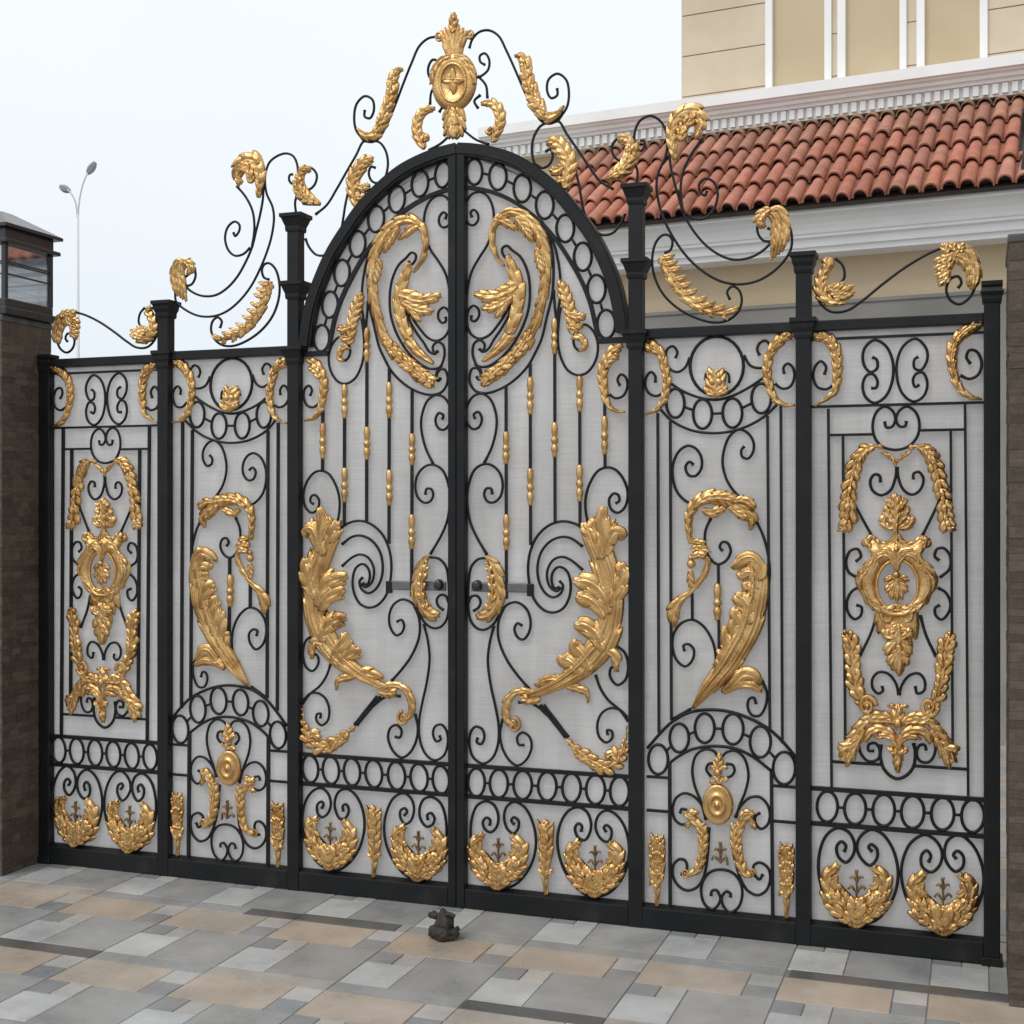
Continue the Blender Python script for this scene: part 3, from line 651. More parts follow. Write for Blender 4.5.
def build_medallion(root):
    """the crest cartouche over the meeting stiles; both halves measured directly"""
    K = Kit(Side(False), root)
    cx = 76
    fe = []
    for i, a in enumerate((-66, -46, -23, 0, 23, 46, 66)):
        fe.append(('a', 'A', [(cx+a*.3, 300), (cx+a*.65, 225), (cx+a, 120+abs(a)*.7)], [16, 19, 6], dict(nl=2, d=.2, h=.018, y=-.010-.002*(i % 2))))
    fe += [('a', 'A', [(cx, 180), (cx, 130), (cx+2, 78)], [20, 24, 8], dict(nl=3, d=.4, h=.018, y=-.018)),
           ('s', 'A', [(158, 178)], [26], dict(flip=1, a0=3.6)), ('s', 'A', [(-2, 190)], [26], dict(flip=-1, a0=-.4))]
    md = K.gold('crest_medallion', [
        ('d', 'A', [(cx, 425)], [118, 152], dict(y=-.006, h=.022, nr=10, seg=36, prof=lambda t: .75+.25*math.cos(t*9) if t < .9 else max(0, (1-t)*8.))),
        ('a', 'A', [(cx, 545), (cx, 590), (cx, 650), (cx-2, 715)], [62, 58, 56, 8], dict(nl=4, d=.35, h=.022, groove=.35)),
        ('g', 'A', [(cx, 560), (cx, 620), (cx, 680)], [40, 48, 30], dict(n=4, spread=.4, y=-.016)),
        ('a', 'A', [(cx+8, 300), (cx+55, 315), (cx+95, 370), (cx+112, 440)], [14, 20, 18, 8], dict(nl=4, d=.2, y=-.018)),
        ('a', 'A', [(cx-8, 300), (cx-55, 315), (cx-95, 370), (cx-112, 440)], [14, 20, 18, 8], dict(nl=4, d=.2, y=-.018)),
        ('r', 'A', [(cx+3, 437)], [66, 98], dict(r=.006, y=-.028))]+fe)
    star = []
    for a in range(4):
        q = math.pi/2*a
        star.append(('a', 'A', [(cx, 425), (cx+30*math.cos(q), 425+36*math.sin(q)), (cx+58*math.cos(q), 425+72*math.sin(q))], [16, 14, 2], dict(nl=1, d=.05, h=.014, y=-.020)))
    K.gold('star_rosette', star, parent=md)
    return md

def top_rail(K, x0, x1):
    bm = bmesh.new(); x0, x1 = sorted((K.S.x(x0), K.S.x(x1)))
    o_ = .010 if K.S.left and x1 < XL[1]-.5 else 0
    box(bm, x0, x1, -.024, .024, Z_TOP0-o_, Z_TOP1-o_, .003); return obj('top_rail', bm, 'iron', K.root, smooth=False)
def bottom_rail(K, x0, x1):
    bm = bmesh.new(); x0, x1 = sorted((K.S.x(x0), K.S.x(x1)))
    box(bm, x0, x1, -.027, .027, Z_BOT, Z_RAIL, .003)
    zt = zed('F', 110, 747, 0)
    vs = [bm.verts.new(c) for c in ((x0, -.022, Z_RAIL-.001), (x1, -.022, Z_RAIL-.001), (x1, .02, Z_RAIL-.001), (x0, .02, Z_RAIL-.001), (x0, .004, zt), (x1, .004, zt), (x1, .02, zt), (x0, .02, zt))]
    for f in ((0, 1, 5, 4), (4, 5, 6, 7), (3, 2, 6, 7), (0, 4, 7, 3), (1, 2, 6, 5)): bm.faces.new([vs[i] for i in f])
    return obj('bottom_rail', bm, 'iron', K.root, smooth=False)
def hbar(K, k, p0, p1, r=BR*.85, x0=None, x1=None, name='cross_bar'):
    a, b = K.tr(k, [p0, p1]); z = (a[1]+b[1])/2
    bm = bmesh.new(); band(bm, [(a[0] if x0 is None else K.S.x(x0), z), (b[0] if x1 is None else K.S.x(x1), z)], r, -.0072, .0072)
    return obj(name, bm, 'iron', K.root, smooth=False)

def build_inner_panel(left, root):
    S = Side(left); K = Kit(S, root); sc = K.scroll
    xa, xb = XR[1]+PW, XR[2]-PW
    top_rail(K, xa, xb); bottom_rail(K, xa, xb)
    K.sheet([(S.x(xa-.005), Z_RAIL-.01), (S.x(xb+.005), Z_RAIL-.01), (S.x(xb+.005), Z_TOP0+.01), (S.x(xa-.005), Z_TOP0+.01)])
    K.ellipse('H', 470, 290, 137, 152, r=BR*1.15, name='large_ring')
    sc('H', [(258, 250), (268, 218), (245, 188), (217, 203), (210, 250), (228, 302), (268, 320), (305, 300), (333, 245)])
    sc('H', [(690, 235), (677, 205), (690, 172), (718, 160), (745, 188), (748, 250), (732, 288), (688, 300), (642, 287), (608, 235)])
    sc('H', [(155, 375), (155, 342), (135, 320), (112, 340), (104, 390), (125, 430), (160, 443), (192, 430)])
    sc('H', [(815, 330), (812, 297), (832, 277), (858, 295), (867, 345), (845, 395), (805, 405), (768, 380)])
    bm = bmesh.new()
    tube(bm, K.tr('H', [(225, 372), (300, 420), (390, 453), (470, 462), (550, 442), (640, 396), (715, 345)]), BR)
    tube(bm, K.tr('H', [(185, 515), (240, 570), (330, 615), (420, 632), (520, 628), (620, 600), (710, 550), (778, 488)]), BR)
    rb = obj('swag_ring_band', bm, 'iron', root)
    K.rings('H', [(258, 480, 46, 74), (397, 535, 48, 75), (550, 530, 50, 75), (698, 455, 50, 76)], rb)
    K.gold('mask_ornament', [('a', 'H', [(468, 455), (467, 400), (466, 350), (466, 318)], [40, 48, 48, 30], dict(nl=4, d=.25, h=.024, groove=.3)),
                             ('d', 'H', [(450, 372)], [16, 18], dict(y=-.02, h=.010)), ('d', 'H', [(485, 372)], [16, 18], dict(y=-.02, h=.010)),
                             ('a', 'H', [(468, 440), (430, 425), (410, 395)], [12, 16, 6], dict(nl=2, y=-.014)), ('a', 'H', [(468, 440), (508, 425), (526, 395)], [12, 16, 6], dict(nl=2, y=-.014))])
    sc('H', [(411, 362), (416, 328), (445, 314)], r=BR*.9); sc('H', [(534, 376), (530, 332), (503, 313)], r=BR*.9)
    for pts, w, hd in (([(108, 538), (165, 512), (198, 470), (214, 410), (214, 340), (200, 280), (185, 230), (150, 200), (108, 185)], [5, 14, 20, 22, 24, 24, 26, 34, 16], (150, 195)),
                       ([(872, 492), (810, 485), (765, 452), (742, 395), (730, 320), (740, 240), (775, 180), (815, 140), (852, 128)], [6, 14, 20, 22, 24, 26, 30, 32, 14], (800, 155))):
        K.gold('corner_leaf', [('a', 'H', pts, w, dict(nl=9, d=.38, h=.022)),
                               ('g', 'H', pts[3:8], [12, 14, 16, 18, 20], dict(n=5, y=-.014))])
    for x, xe, t, bo in ((168, 174, ('H', 530), ('J', 528)), (232, 238, ('H', 572), ('J', 465)), (730, 742, ('H', 545), ('J', 508)), (798, 806, ('H', 488), ('J', 582))):
        K.bar(t[0], [(x, t[1])], bo[0], [(xe, bo[1])])
    sc('H', [(352, 795), (330, 780), (310, 805), (325, 847), (360, 852), (390, 815), (390, 755), (360, 710), (320, 698), (277, 725), (247, 790), (245, 860), (265, 930), (300, 972), (350, 1004)])
    sc('H', [(612, 700), (596, 720), (600, 753), (630, 763), (657, 725), (655, 670), (622, 627), (580, 615), (535, 650), (507, 720), (500, 790), (520, 870), (558, 930), (600, 970)])
    K.gold('arched_leaf', [
        ('a', 'I', [(338, 330), (330, 265), (328, 200), (348, 145), (395, 105), (455, 92), (520, 102), (575, 130), (625, 165), (652, 205), (640, 258)], [14, 18, 22, 30, 36, 38, 36, 36, 32, 24, 6], dict(nl=12, d=.36, h=.028)),
        ('a', 'I', [(400, 150), (440, 170), (480, 160), (520, 145)], [16, 24, 22, 6], dict(nl=3, d=.4, y=-.012)),
        ('a', 'I', [(360, 140), (420, 100), (480, 90), (540, 95), (580, 110)], [12, 24, 26, 24, 6], dict(nl=5, d=.4, y=-.020)),
        ('a', 'I', [(560, 110), (610, 105), (650, 125), (668, 150)], [16, 24, 22, 5], dict(nl=3, d=.4, y=-.020)),
        ('a', 'I', [(540, 140), (590, 175), (640, 205)], [16, 24, 6], dict(nl=3, d=.4, y=-.022))])
    K.gold('ribbon_drop', [
        ('a', 'I', [(345, 318), (380, 322), (412, 330)], [14, 18, 10], dict(nl=2, d=.2)),
        ('a', 'I', [(340, 360), (380, 350), (420, 380)], [18, 26, 20], dict(nl=3, d=.25)),
        ('a', 'I', [(345, 395), (385, 385), (415, 395)], [14, 20, 10], dict(nl=2, d=.2, y=-.014)),
        ('a', 'I', [(395, 385), (422, 410), (412, 470), (375, 530), (330, 580), (285, 615), (255, 665), (250, 755)], [10, 14, 16, 14, 14, 24, 34, 6], dict(nl=7, d=.22, h=.018)),
        ('d', 'I', [(340, 432)], [22, 24], dict(y=-.006, h=.016)), ('d', 'I', [(340, 400)], [15, 14], dict(y=-.006, h=.012)),
        ('a', 'I', [(338, 462), (338, 500), (342, 560)], [16, 20, 8], dict(nl=3, d=.35))])
    sc('I', [(440, 198), (413, 260), (411, 340), (432, 400), (475, 434), (518, 415), (541, 365), (525, 325), (500, 320), (485, 345), (500, 367)])
    b = K.bar('I', [(478, 432)], 'I', [(482, 890)]); K.knuckle('I', 474, 530, 722, 24, b)
    K.bar('I', [(344, 570)], 'I', [(345, 716)])
    sc('I', [(672, 212), (708, 290), (733, 390), (741, 470), (735, 560)])
    sc('I', [(305, 880), (300, 850), (325, 843), (352, 870), (345, 925), (308, 957), (265, 925), (243, 855), (252, 785), (290, 735), (345, 718), (400, 750), (445, 820), (464, 900), (460, 1000)])
    K.gold('big_acanthus', [
        ('a', 'I', [(350, 1172), (425, 1075), (510, 975), (580, 870), (635, 755), (665, 640), (682, 530), (668, 440), (630, 390)],
         [12, 44, 58, 66, 70, 66, 52, 38, 12], dict(nl=4, d=.10, h=.036, left=1.05, right=.8, groove=.22, sweep=1.0, nv=10)),
        ('a', 'I', [(700, 520), (690, 445), (650, 405), (600, 418), (552, 455)], [24, 36, 36, 30, 8], dict(nl=2, d=.22, groove=.26, nv=8, h=.026, y=-.016)),
        ('a', 'I', [(690, 560), (668, 500), (640, 480), (600, 490), (585, 470)], [22, 32, 30, 22, 6], dict(nl=2, d=.22, groove=.26, nv=8, h=.022, y=-.014)),
        ('a', 'I', [(680, 620), (655, 560), (630, 545), (622, 520)], [20, 30, 26, 8], dict(nl=2, d=.22, groove=.26, nv=8, h=.022, y=-.012)),
        ('a', 'I', [(650, 740), (625, 650), (595, 610), (565, 585)], [26, 46, 36, 6], dict(nl=2, d=.22, groove=.26, nv=8, h=.026, y=-.016)),
        ('a', 'I', [(620, 830), (595, 740), (570, 690), (572, 655)], [24, 40, 30, 6], dict(nl=2, d=.22, groove=.26, nv=8, h=.024, y=-.012)),
        ('a', 'I', [(590, 900), (565, 800), (560, 740), (568, 705)], [24, 40, 26, 5], dict(nl=2, d=.22, groove=.26, nv=8, h=.022, y=-.012)),
        ('a', 'I', [(540, 960), (530, 870), (515, 800), (510, 745)], [24, 36, 20, 5], dict(nl=2, d=.22, groove=.26, nv=8, h=.022, y=-.010)),
        ('a', 'I', [(500, 1000), (495, 930), (495, 890), (472, 870)], [20, 26, 16, 5], dict(nl=2, d=.22, groove=.26, nv=8, h=.02, y=-.010)),
        ('a', 'J', [(500, 320), (560, 275), (610, 225), (655, 232), (695, 285)], [16, 34, 40, 34, 8], dict(nl=2, d=.22, groove=.26, nv=8, h=.022, y=-.010)),
        ('a', 'J', [(540, 295), (600, 280), (660, 285), (705, 312)], [14, 24, 24, 8], dict(nl=2, d=.22, groove=.26, nv=8, h=.018, y=-.012))])
    sc('J', [(672, 382), (660, 350), (637, 355), (628, 395), (650, 438), (690, 440), (720, 390), (726, 320), (700, 258)])
    # arch of rings
    bm = bmesh.new()
    tube(bm, K.tr('J', [(114, 608), (180, 532), (240, 474), (330, 425), (440, 411), (540, 422), (640, 456), (740, 512), (820, 588), (888, 672)]), BR*1.15)
    tube(bm, K.tr('J', [(222, 690), (270, 652), (340, 615), (420, 599), (500, 599), (580, 615), (660, 655), (752, 726)]), BR*1.1)
    tube(bm, K.tr('J', [(238, 464), (285, 434), (340, 404)]), BR, smooth=False)
    rb = obj('arch_ring_band', bm, 'iron', root)
    K.rings('J', [(170, 665, 50, 76), (278, 555, 49, 73), (408, 505, 50, 75), (553, 510, 53, 78), (693, 575, 53, 80), (815, 710, 57, 83)], rb)
    for p0, p1 in (((112, 752), (225, 760)), ((752, 800), (892, 808)), ((112, 925), (238, 933)), ((750, 980), (892, 990))): hbar(K, 'J', p0, p1)
    zb = 0
    for x, xe, y0, y1 in ((229, 232, 120, 862), (750, 757, 165, 920)): K.bar('K', [(x, y0)], 'K', [(xe, y1)], r=BR*1.1)
    sc('K', [(481, 98), (455, 60), (410, 50), (365, 80), (345, 150), (355, 230), (385, 310), (415, 408)])
    sc('K', [(489, 98), (520, 66), (565, 58), (610, 95), (632, 180), (615, 270), (590, 330), (568, 398)])
    sc('K', [(468, 124), (430, 124), (417, 155), (442, 192)]); sc('K', [(518, 125), (550, 130), (561, 160), (545, 186), (515, 197)])
    K.gold('small_finial', [('a', 'K', [(488, 225), (480, 190), (478, 150), (483, 105), (486, 66)], [24, 20, 30, 18, 5], dict(nl=5, d=.45, h=.02)),
                            ('d', 'K', [(478, 165)], [18, 20], dict(y=-.016, h=.012)),
                            ('a', 'K', [(470, 200), (445, 215), (440, 225)], [8, 10, 4], dict(nl=2)), ('a', 'K', [(500, 200), (518, 205), (522, 190)], [8, 10, 4], dict(nl=2)),
                            ('a', 'K', [(480, 150), (450, 140), (435, 150)], [10, 10, 4], dict(nl=2)), ('a', 'K', [(482, 150), (512, 140), (525, 150)], [10, 10, 4], dict(nl=2))])
    md = K.gold('round_medallion', [('d', 'K', [(477, 330)], [76, 106], dict(y=-.006, h=.026, nr=14, seg=36, prof=lambda t: (.55+.45*math.exp(-(t/.16)**2)+.40*math.exp(-((t-.46)/.10)**2)) if t < .93 else max(0, (1-t)*7.)))])
    sc('K', [(415, 412), (395, 340), (355, 293), (305, 275), (262, 300), (244, 355), (256, 410), (290, 435), (328, 428)])
    sc('K', [(282, 378), (290, 356), (318, 362)])
    sc('K', [(565, 400), (590, 345), (640, 298), (690, 295), (730, 335), (742, 390), (727, 440), (695, 457), (668, 430), (668, 392), (692, 376)])
    for L in ([('a', 'K', [(312, 690), (365, 672), (392, 610), (400, 530), (388, 455), (350, 405), (310, 375)], [12, 22, 24, 24, 24, 22, 12], dict(nl=8, d=.3, h=.024)),
               ('a', 'K', [(395, 600), (408, 500), (402, 425)], [20, 22, 18], dict(nl=4, d=.3, y=-.012)),
               ('a', 'K', [(345, 410), (320, 440), (318, 448)], [12, 14, 4], dict(nl=2)), ('a', 'K', [(340, 390), (350, 370), (380, 375)], [14, 18, 6], dict(nl=2, y=-.012)),
               ('s', 'K', [(312, 680)], [26], dict(flip=-1))],
              [('a', 'K', [(650, 700), (615, 678), (588, 620), (576, 540), (585, 460), (615, 400), (660, 372)], [16, 24, 26, 26, 26, 24, 12], dict(nl=8, d=.3, h=.024)),
               ('a', 'K', [(580, 610), (562, 520), (565, 430)], [20, 22, 18], dict(nl=4, d=.3, y=-.012)),
               ('a', 'K', [(640, 390), (655, 430), (668, 462)], [12, 16, 4], dict(nl=2)), ('a', 'K', [(590, 410), (620, 370), (650, 375)], [14, 18, 6], dict(nl=2, y=-.012)),
               ('s', 'K', [(648, 685)], [28], dict(flip=1))]):
        K.gold('volute_leg', L)
    sc('K', [(285, 688), (300, 690), (318, 655), (308, 620), (280, 613), (250, 640), (246, 700), (275, 750), (320, 773), (370, 755), (400, 710), (416, 650), (426, 560), (430, 450)])
    sc('K', [(706, 690), (688, 716), (662, 690), (660, 645), (690, 630), (730, 655), (744, 705), (725, 770), (680, 797), (630, 775), (595, 720), (568, 640), (552, 560), (547, 440)])
    sc('K', [(440, 800), (446, 775), (468, 772), (488, 810), (475, 850), (445, 870), (407, 842), (390, 780), (402, 720), (440, 677), (490, 666), (550, 682), (590, 730), (600, 800), (578, 862), (535, 885), (505, 855), (495, 810), (520, 778), (540, 790), (540, 808)])
    K.gold('fleur_sprig', [('a', 'K', [(490, 632), (490, 590), (490, 525)], [8, 8, 10], dict(nl=3, h=.01, d=.6)),
                           ('a', 'K', [(490, 625), (460, 600), (445, 612)], [5, 7, 5], dict(nl=2, h=.008)), ('a', 'K', [(490, 625), (518, 600), (526, 640)], [5, 7, 5], dict(nl=2, h=.008)),
                           ('a', 'K', [(490, 580), (470, 560), (460, 565)], [5, 6, 4], dict(nl=2, h=.008)), ('a', 'K', [(490, 580), (510, 560), (518, 565)], [5, 6, 4], dict(nl=2, h=.008))], mat='gold_dark')
    for x, yb, yt, xs in ((166, 855, 470, 1.0), (828, 915, 515, 1.05)):
        q = lambda L: [(x+a*xs, yb+(yt-yb)*t) for a, t in L]
        ears = [('g', 'K', q([(a*.3, .3), (a*.8, .6), (a, .97-abs(a)*.003)]), [10, 17, 12], dict(n=5, spread=.45, y=-.008-.003*(i % 2))) for i, a in enumerate((-34, -17, 0, 17, 34))]
        K.gold('wheat_sheaf', [('a', 'K', q([(0, 0), (0, .12), (0, .25), (-3, .36), (0, .5), (0, .7), (0, .92)]), [9, 13, 19, 34, 36, 38, 34], dict(nl=6, d=.2, h=.018, groove=.35)),
                               ('a', 'K', q([(0, .26), (-22, .34), (-36, .30)]), [8, 10, 4], dict(nl=2, y=-.014)), ('a', 'K', q([(0, .26), (22, .36), (38, .44)]), [8, 10, 4], dict(nl=2, y=-.014))]+ears)
    # crest -----------------------------------------------------------------
    cs = lambda *a: K.scroll(*a, r=BR*.95, name='crest_scroll')
    cs('G', [(188, 192), (204, 192), (208, 218), (190, 240), (170, 222), (160, 165), (185, 100), (235, 76), (285, 105), (312, 172), (306, 262), (272, 340), (263, 400), (276, 490), (303, 570), (352, 660), (412, 740), (482, 802), (560, 845), (640, 860), (730, 845), (810, 798), (865, 740), (890, 690), (892, 630), (878, 575)])
    cs('G', [(325, 170), (325, 280), (342, 370), (365, 450), (387, 525), (422, 592), (482, 668), (550, 720), (620, 745), (700, 735), (768, 695), (800, 655), (800, 612), (780, 598)])
    cs('G', [(735, 565), (733, 615), (758, 655), (792, 662)])
    cs('G', [(478, 180), (425, 255), (386, 340), (375, 430), (388, 528)])
    cs('G', [(498, 425), (488, 447), (464, 425), (463, 392), (490, 368), (530, 385), (548, 440), (530, 510), (490, 552), (440, 555), (400, 530)])
    cs('G', [(300, 715), (328, 700), (337, 660), (322, 634), (295, 630), (262, 662), (244, 730), (250, 810), (290, 900), (360, 970), (450, 1018), (534, 1038), (600, 1025), (645, 985), (660, 930), (645, 885), (615, 870), (592, 895), (605, 932)])
    fl = [('a', 'G', [(600, 1000), (500, 978), (420, 930), (360, 868), (320, 800), (287, 730)], [10, 22, 28, 26, 24, 8], dict(nl=8, d=.3, h=.02))]
    for i in range(10):
        t = i/9; q = crs([(290, 740), (320, 800), (360, 868), (420, 930), (500, 978), (600, 998)], 8); c = q[int(t*(len(q)-2))]
        fl.append(('a', 'G', [c, (c[0]+34, c[1]-4-6*t), (c[0]+62, c[1]-16-14*t)], [13, 13, 3], dict(nl=2, d=.15, h=.014, y=-.014)))
        fl.append(('a', 'G', [c, (c[0]-8, c[1]+16), (c[0]+8, c[1]+34)], [10, 10, 3], dict(nl=2, d=.15, h=.012, y=-.010)))
    K.gold('crest_branch', fl)
    K.gold('crest_plume', [('a', 'G', [(348, 285), (340, 215), (345, 140), (375, 85), (420, 68), (462, 95), (482, 145)], [10, 26, 38, 42, 44, 36, 10], dict(nl=8, d=.22, h=.026, groove=.3)),
                           ('g', 'G', [(380, 200), (390, 140), (430, 100)], [26, 32, 26], dict(n=5, y=-.016)),
                           ('a', 'G', [(470, 130), (455, 165), (440, 180)], [20, 18, 6], dict(nl=2, y=-.012))])
    pl = []
    for i, o in enumerate((-34, -12, 10, 32)):
        pl.append(('a', 'G', [(768+o*.2, 535+o*.4), (805+o*.7, 520-o*.25), (838+o*.8, 560), (838+o*.8, 640), (822+o*.7, 730-o*.6)], [13, 18, 19, 17, 5], dict(nl=5, d=.2, h=.02, y=-.006-.003*(i % 2))))
    pl.append(('a', 'G', [(800, 515), (765, 535), (745, 570), (770, 600)], [20, 26, 22, 6], dict(nl=4, d=.4, y=-.016)))
    K.gold('crest_mane', pl)

def build_outer_panel(left, root):
    S = Side(left); K = Kit(S, root); sc = K.scroll
    xa, xb = XR[2]+PW, XR[3]-PW
    top_rail(K, xa, xb); bottom_rail(K, xa, xb)
    K.sheet([(S.x(xa-.005), Z_RAIL-.01), (S.x(xb+.005), Z_RAIL-.01), (S.x(xb+.005), Z_TOP0+.01), (S.x(xa-.005), Z_TOP0+.01)])
    hbar(K, 'L', (215, 618), (845, 572), x0=xa, x1=xb); hbar(K, 'L', (100, 915), (845, 880), x0=xa, x1=xb)
    sc('L', [(360, 690), (380, 702), (380, 740), (350, 755), (321, 715), (326, 652), (370, 615), (420, 642), (450, 712), (446, 800), (416, 864), (370, 890), (331, 865), (318, 812), (335, 770), (362, 764), (383, 795), (376, 824), (355, 826)])
    sc('L', [(562, 688), (545, 700), (545, 738), (573, 746), (600, 702), (596, 652), (550, 609), (500, 637), (470, 702), (470, 790), (495, 853), (540, 884), (585, 860), (601, 802), (580, 757), (552, 763), (538, 790), (548, 820), (567, 810)])
    sc('L', [(150, 767), (158, 732), (135, 708), (111, 730), (102, 777), (120, 820), (158, 830), (187, 815)])
    sc('L', [(790, 720), (772, 690), (785, 660), (815, 664), (838, 710), (826, 763), (787, 785), (745, 770)])
    sc('M', [(433, 112), (442, 142), (470, 140), (488, 103), (475, 60), (435, 36), (395, 60), (373, 120), (381, 190), (420, 240), (490, 258), (555, 240), (600, 190), (611, 120), (590, 62), (545, 36), (507, 60), (492, 103), (510, 137), (538, 136), (545, 110)])
    hbar(K, 'M', (148, 185), (372, 176)); hbar(K, 'M', (612, 160), (846, 152))
    K.bar('M', [(145, 48)], 'O', [(145, 140)]); K.bar('M', [(845, 18)], 'O', [(769, 165)])
    K.bar('M', [(220, 185)], 'N', [(232, 820)]); K.bar('M', [(772, 158)], 'N', [(782, 860)])
    sc('M', [(412, 425), (408, 392), (385, 383), (361, 410), (370, 463), (415, 490), (463, 465), (488, 402), (496, 345)])
    sc('M', [(580, 410), (582, 380), (608, 371), (632, 405), (615, 463), (575, 487), (532, 465), (504, 402), (498, 345)])
    sc('M', [(268, 515), (330, 630), (372, 705)]); sc('M', [(718, 510), (665, 620), (626, 698)])
    sc('M', [(285, 830), (312, 803), (295, 766), (257, 776), (236, 830), (250, 884), (295, 912)])
    sc('M', [(714, 825), (690, 802), (702, 766), (735, 761), (768, 800), (765, 868), (715, 912)])
    sc('N', [(288, 130), (315, 142), (310, 185), (280, 203), (247, 170), (241, 110), (265, 62), (300, 38)])
    sc('N', [(716, 130), (692, 147), (696, 185), (725, 205), (760, 170), (770, 120), (745, 66), (705, 42)])
    sc('N', [(392, 180), (365, 270), (305, 395)]); sc('N', [(616, 182), (645, 285), (697, 395)])
    sc('N', [(420, 545), (424, 570), (400, 583), (373, 558), (371, 510), (402, 475), (450, 482), (490, 530), (506, 592)])
    sc('N', [(590, 545), (600, 583), (634, 570), (638, 517), (610, 482), (562, 490), (522, 540), (508, 592)])
    sc('N', [(415, 845), (412, 910), (430, 970), (470, 1010), (500, 1020), (542, 1005), (580, 960), (590, 890), (582, 838)], r=BR*1.15)
    sc('N', [(380, 877), (352, 876), (352, 846), (385, 838), (408, 872), (398, 920), (350, 930), (312, 892), (302, 855)])
    sc('N', [(646, 875), (638, 847), (612, 850), (597, 890), (616, 930), (660, 934), (690, 890), (690, 830), (668, 785)])
    hbar(K, 'N', (160, 938), (417, 941)); hbar(K, 'N', (588, 956), (857, 970))
    # gilding
    for pts, w, tip in (([(428, 245), (385, 240), (335, 262), (295, 318), (270, 400), (252, 490), (243, 590), (228, 655)], [12, 30, 42, 42, 40, 44, 46, 24], 'l'),
                        ([(552, 250), (600, 240), (650, 265), (688, 325), (712, 410), (732, 500), (748, 590), (765, 655)], [12, 30, 42, 44, 40, 44, 46, 24], 'r')):
        x, y = pts[-1]
        K.gold('laurel_garland', [('g', 'M', pts, w, dict(n=10, h=.020)), ('g', 'M', pts[4:], [20, 26, 28, 16], dict(n=6, spread=.3, y=-.018)),
                                  ('a', 'M', [pts[1], pts[2], pts[3]], [22, 34, 22], dict(nl=4, d=.4, y=-.018)),
                                  ('a', 'M', [(x-5, y-25), (x, y), (x+(-35 if tip == 'l' else 35), y+15)], [16, 18, 4], dict(nl=2, y=-.016))])
    K.gold('swag_sprig', [('a', 'M', [(415, 262), (455, 290), (492, 322)], [10, 12, 5], dict(nl=3)), ('a', 'M', [(570, 262), (530, 290), (494, 322)], [10, 12, 5], dict(nl=3)),
                          ('a', 'M', [(492, 345), (480, 310), (470, 285)], [8, 10, 4], dict(nl=2, y=-.010))])
    cx = 496
    def mir(L): return [(2*cx-x, y) for x, y in L]
    parts = []
    fin = [([(496, 775), (493, 730), (492, 690), (490, 650)], [16, 14, 12, 18], dict(nl=2, d=.2, y=-.010)), ([(492, 660), (492, 600), (490, 540), (490, 480)], [14, 26, 34, 6], dict(nl=4, d=.35, y=-.014))]
    for L, w, o in (([(490, 640), (455, 590), (440, 545)], [14, 26, 8], dict(nl=3, d=.4)),
                    ([(490, 655), (450, 650), (425, 620), (440, 600)], [14, 20, 20, 8], dict(nl=3, d=.25)),
                    ([(478, 560), (458, 525), (452, 505)], [12, 18, 5], dict(nl=2, y=-.018)),
                    ([(492, 690), (460, 735), (410, 742), (365, 715), (335, 735), (350, 752)], [12, 18, 20, 20, 18, 8], dict(nl=6, d=.22, h=.02)),
                    ([(385, 775), (372, 815), (345, 850), (312, 888)], [10, 13, 13, 6], dict(nl=3, d=.15, y=-.024, h=.014)),
                    ([(350, 830), (312, 880), (300, 905)], [12, 14, 5], dict(nl=2, y=-.022)),
                    ([(345, 1000), (380, 1050), (430, 1075), (480, 1080)], [14, 24, 26, 18], dict(nl=4, d=.25, y=-.016)),
                    ([(360, 760), (350, 720), (375, 705)], [14, 16, 5], dict(nl=2, y=-.016))):
        fin += [(L, w, o), (mir(L), w, o)]
    parts += [('a', 'M', L, w, o) for L, w, o in fin]
    hl = [(455, 738), (420, 742), (366, 706), (334, 724), (350, 766), (374, 810), (330, 858), (285, 904), (288, 958), (318, 1005), (338, 1050), (392, 1056), (408, 1090), (440, 1118)]
    for L in ([(388, 790), (382, 840), (352, 890), (332, 945), (345, 1000), (385, 1035)], [(372, 845), (330, 890), (306, 930), (312, 975)]):
        for q in (L, mir(L)): parts.append(('a', 'M', q, [5]+[9]*(len(q)-2)+[4], dict(nl=4, d=.2, h=.012, y=-.026)))
    parts += [('p', 'M', [(496, 712)]+hl+[(496, 1122)]+mir(hl)[::-1], [], dict(c=(499, 950), r=(104, 128), h=.026))]
    parts += [('r', 'M', [(cx+4, 950)], [106, 130], dict(r=.006, y=-.018))]
    # tail
    tl = [([(504, 120), (502, 180), (500, 240)], [108, 96, 74], dict(nl=2, d=.15, h=.02)),
          ([(503, 225), (505, 300), (506, 380), (507, 440), (508, 492)], [52, 58, 48, 30, 5], dict(nl=3, d=.2, h=.020, groove=.25)),
          ([(506, 330), (507, 400), (507, 450), (508, 492)], [16, 26, 20, 4], dict(nl=2, d=.2, h=.018, y=-.020)),
          ([(504, 235), (504, 290), (505, 340)], [18, 26, 5], dict(nl=2, d=.2, h=.016, y=-.022))]
    for tt in ([(496, 250), (458, 268), (430, 300)], [(500, 300), (462, 340), (438, 385)], [(502, 360), (472, 400), (456, 438)]):
        for L in (tt, [(2*504-x_, y_) for x_, y_ in tt]): tl.append((L, [16, 24, 5], dict(nl=2, d=.25, h=.018, y=-.018)))
    parts += [('a', 'N', L, w, o) for L, w, o in tl]
    for x, f in ((450, 1), (542, -1)): parts.append(('s', 'N', [(x, 182)], [44], dict(flip=f, y=-.016, h=.016, a0=1.57)))
    for x in (450, 550): parts.append(('a', 'N', [(500+(x-500)*.3, 300), (x-(0), 280), (x+(x-500)*.45, 250)], [16, 26, 8], dict(nl=2, y=-.020)))
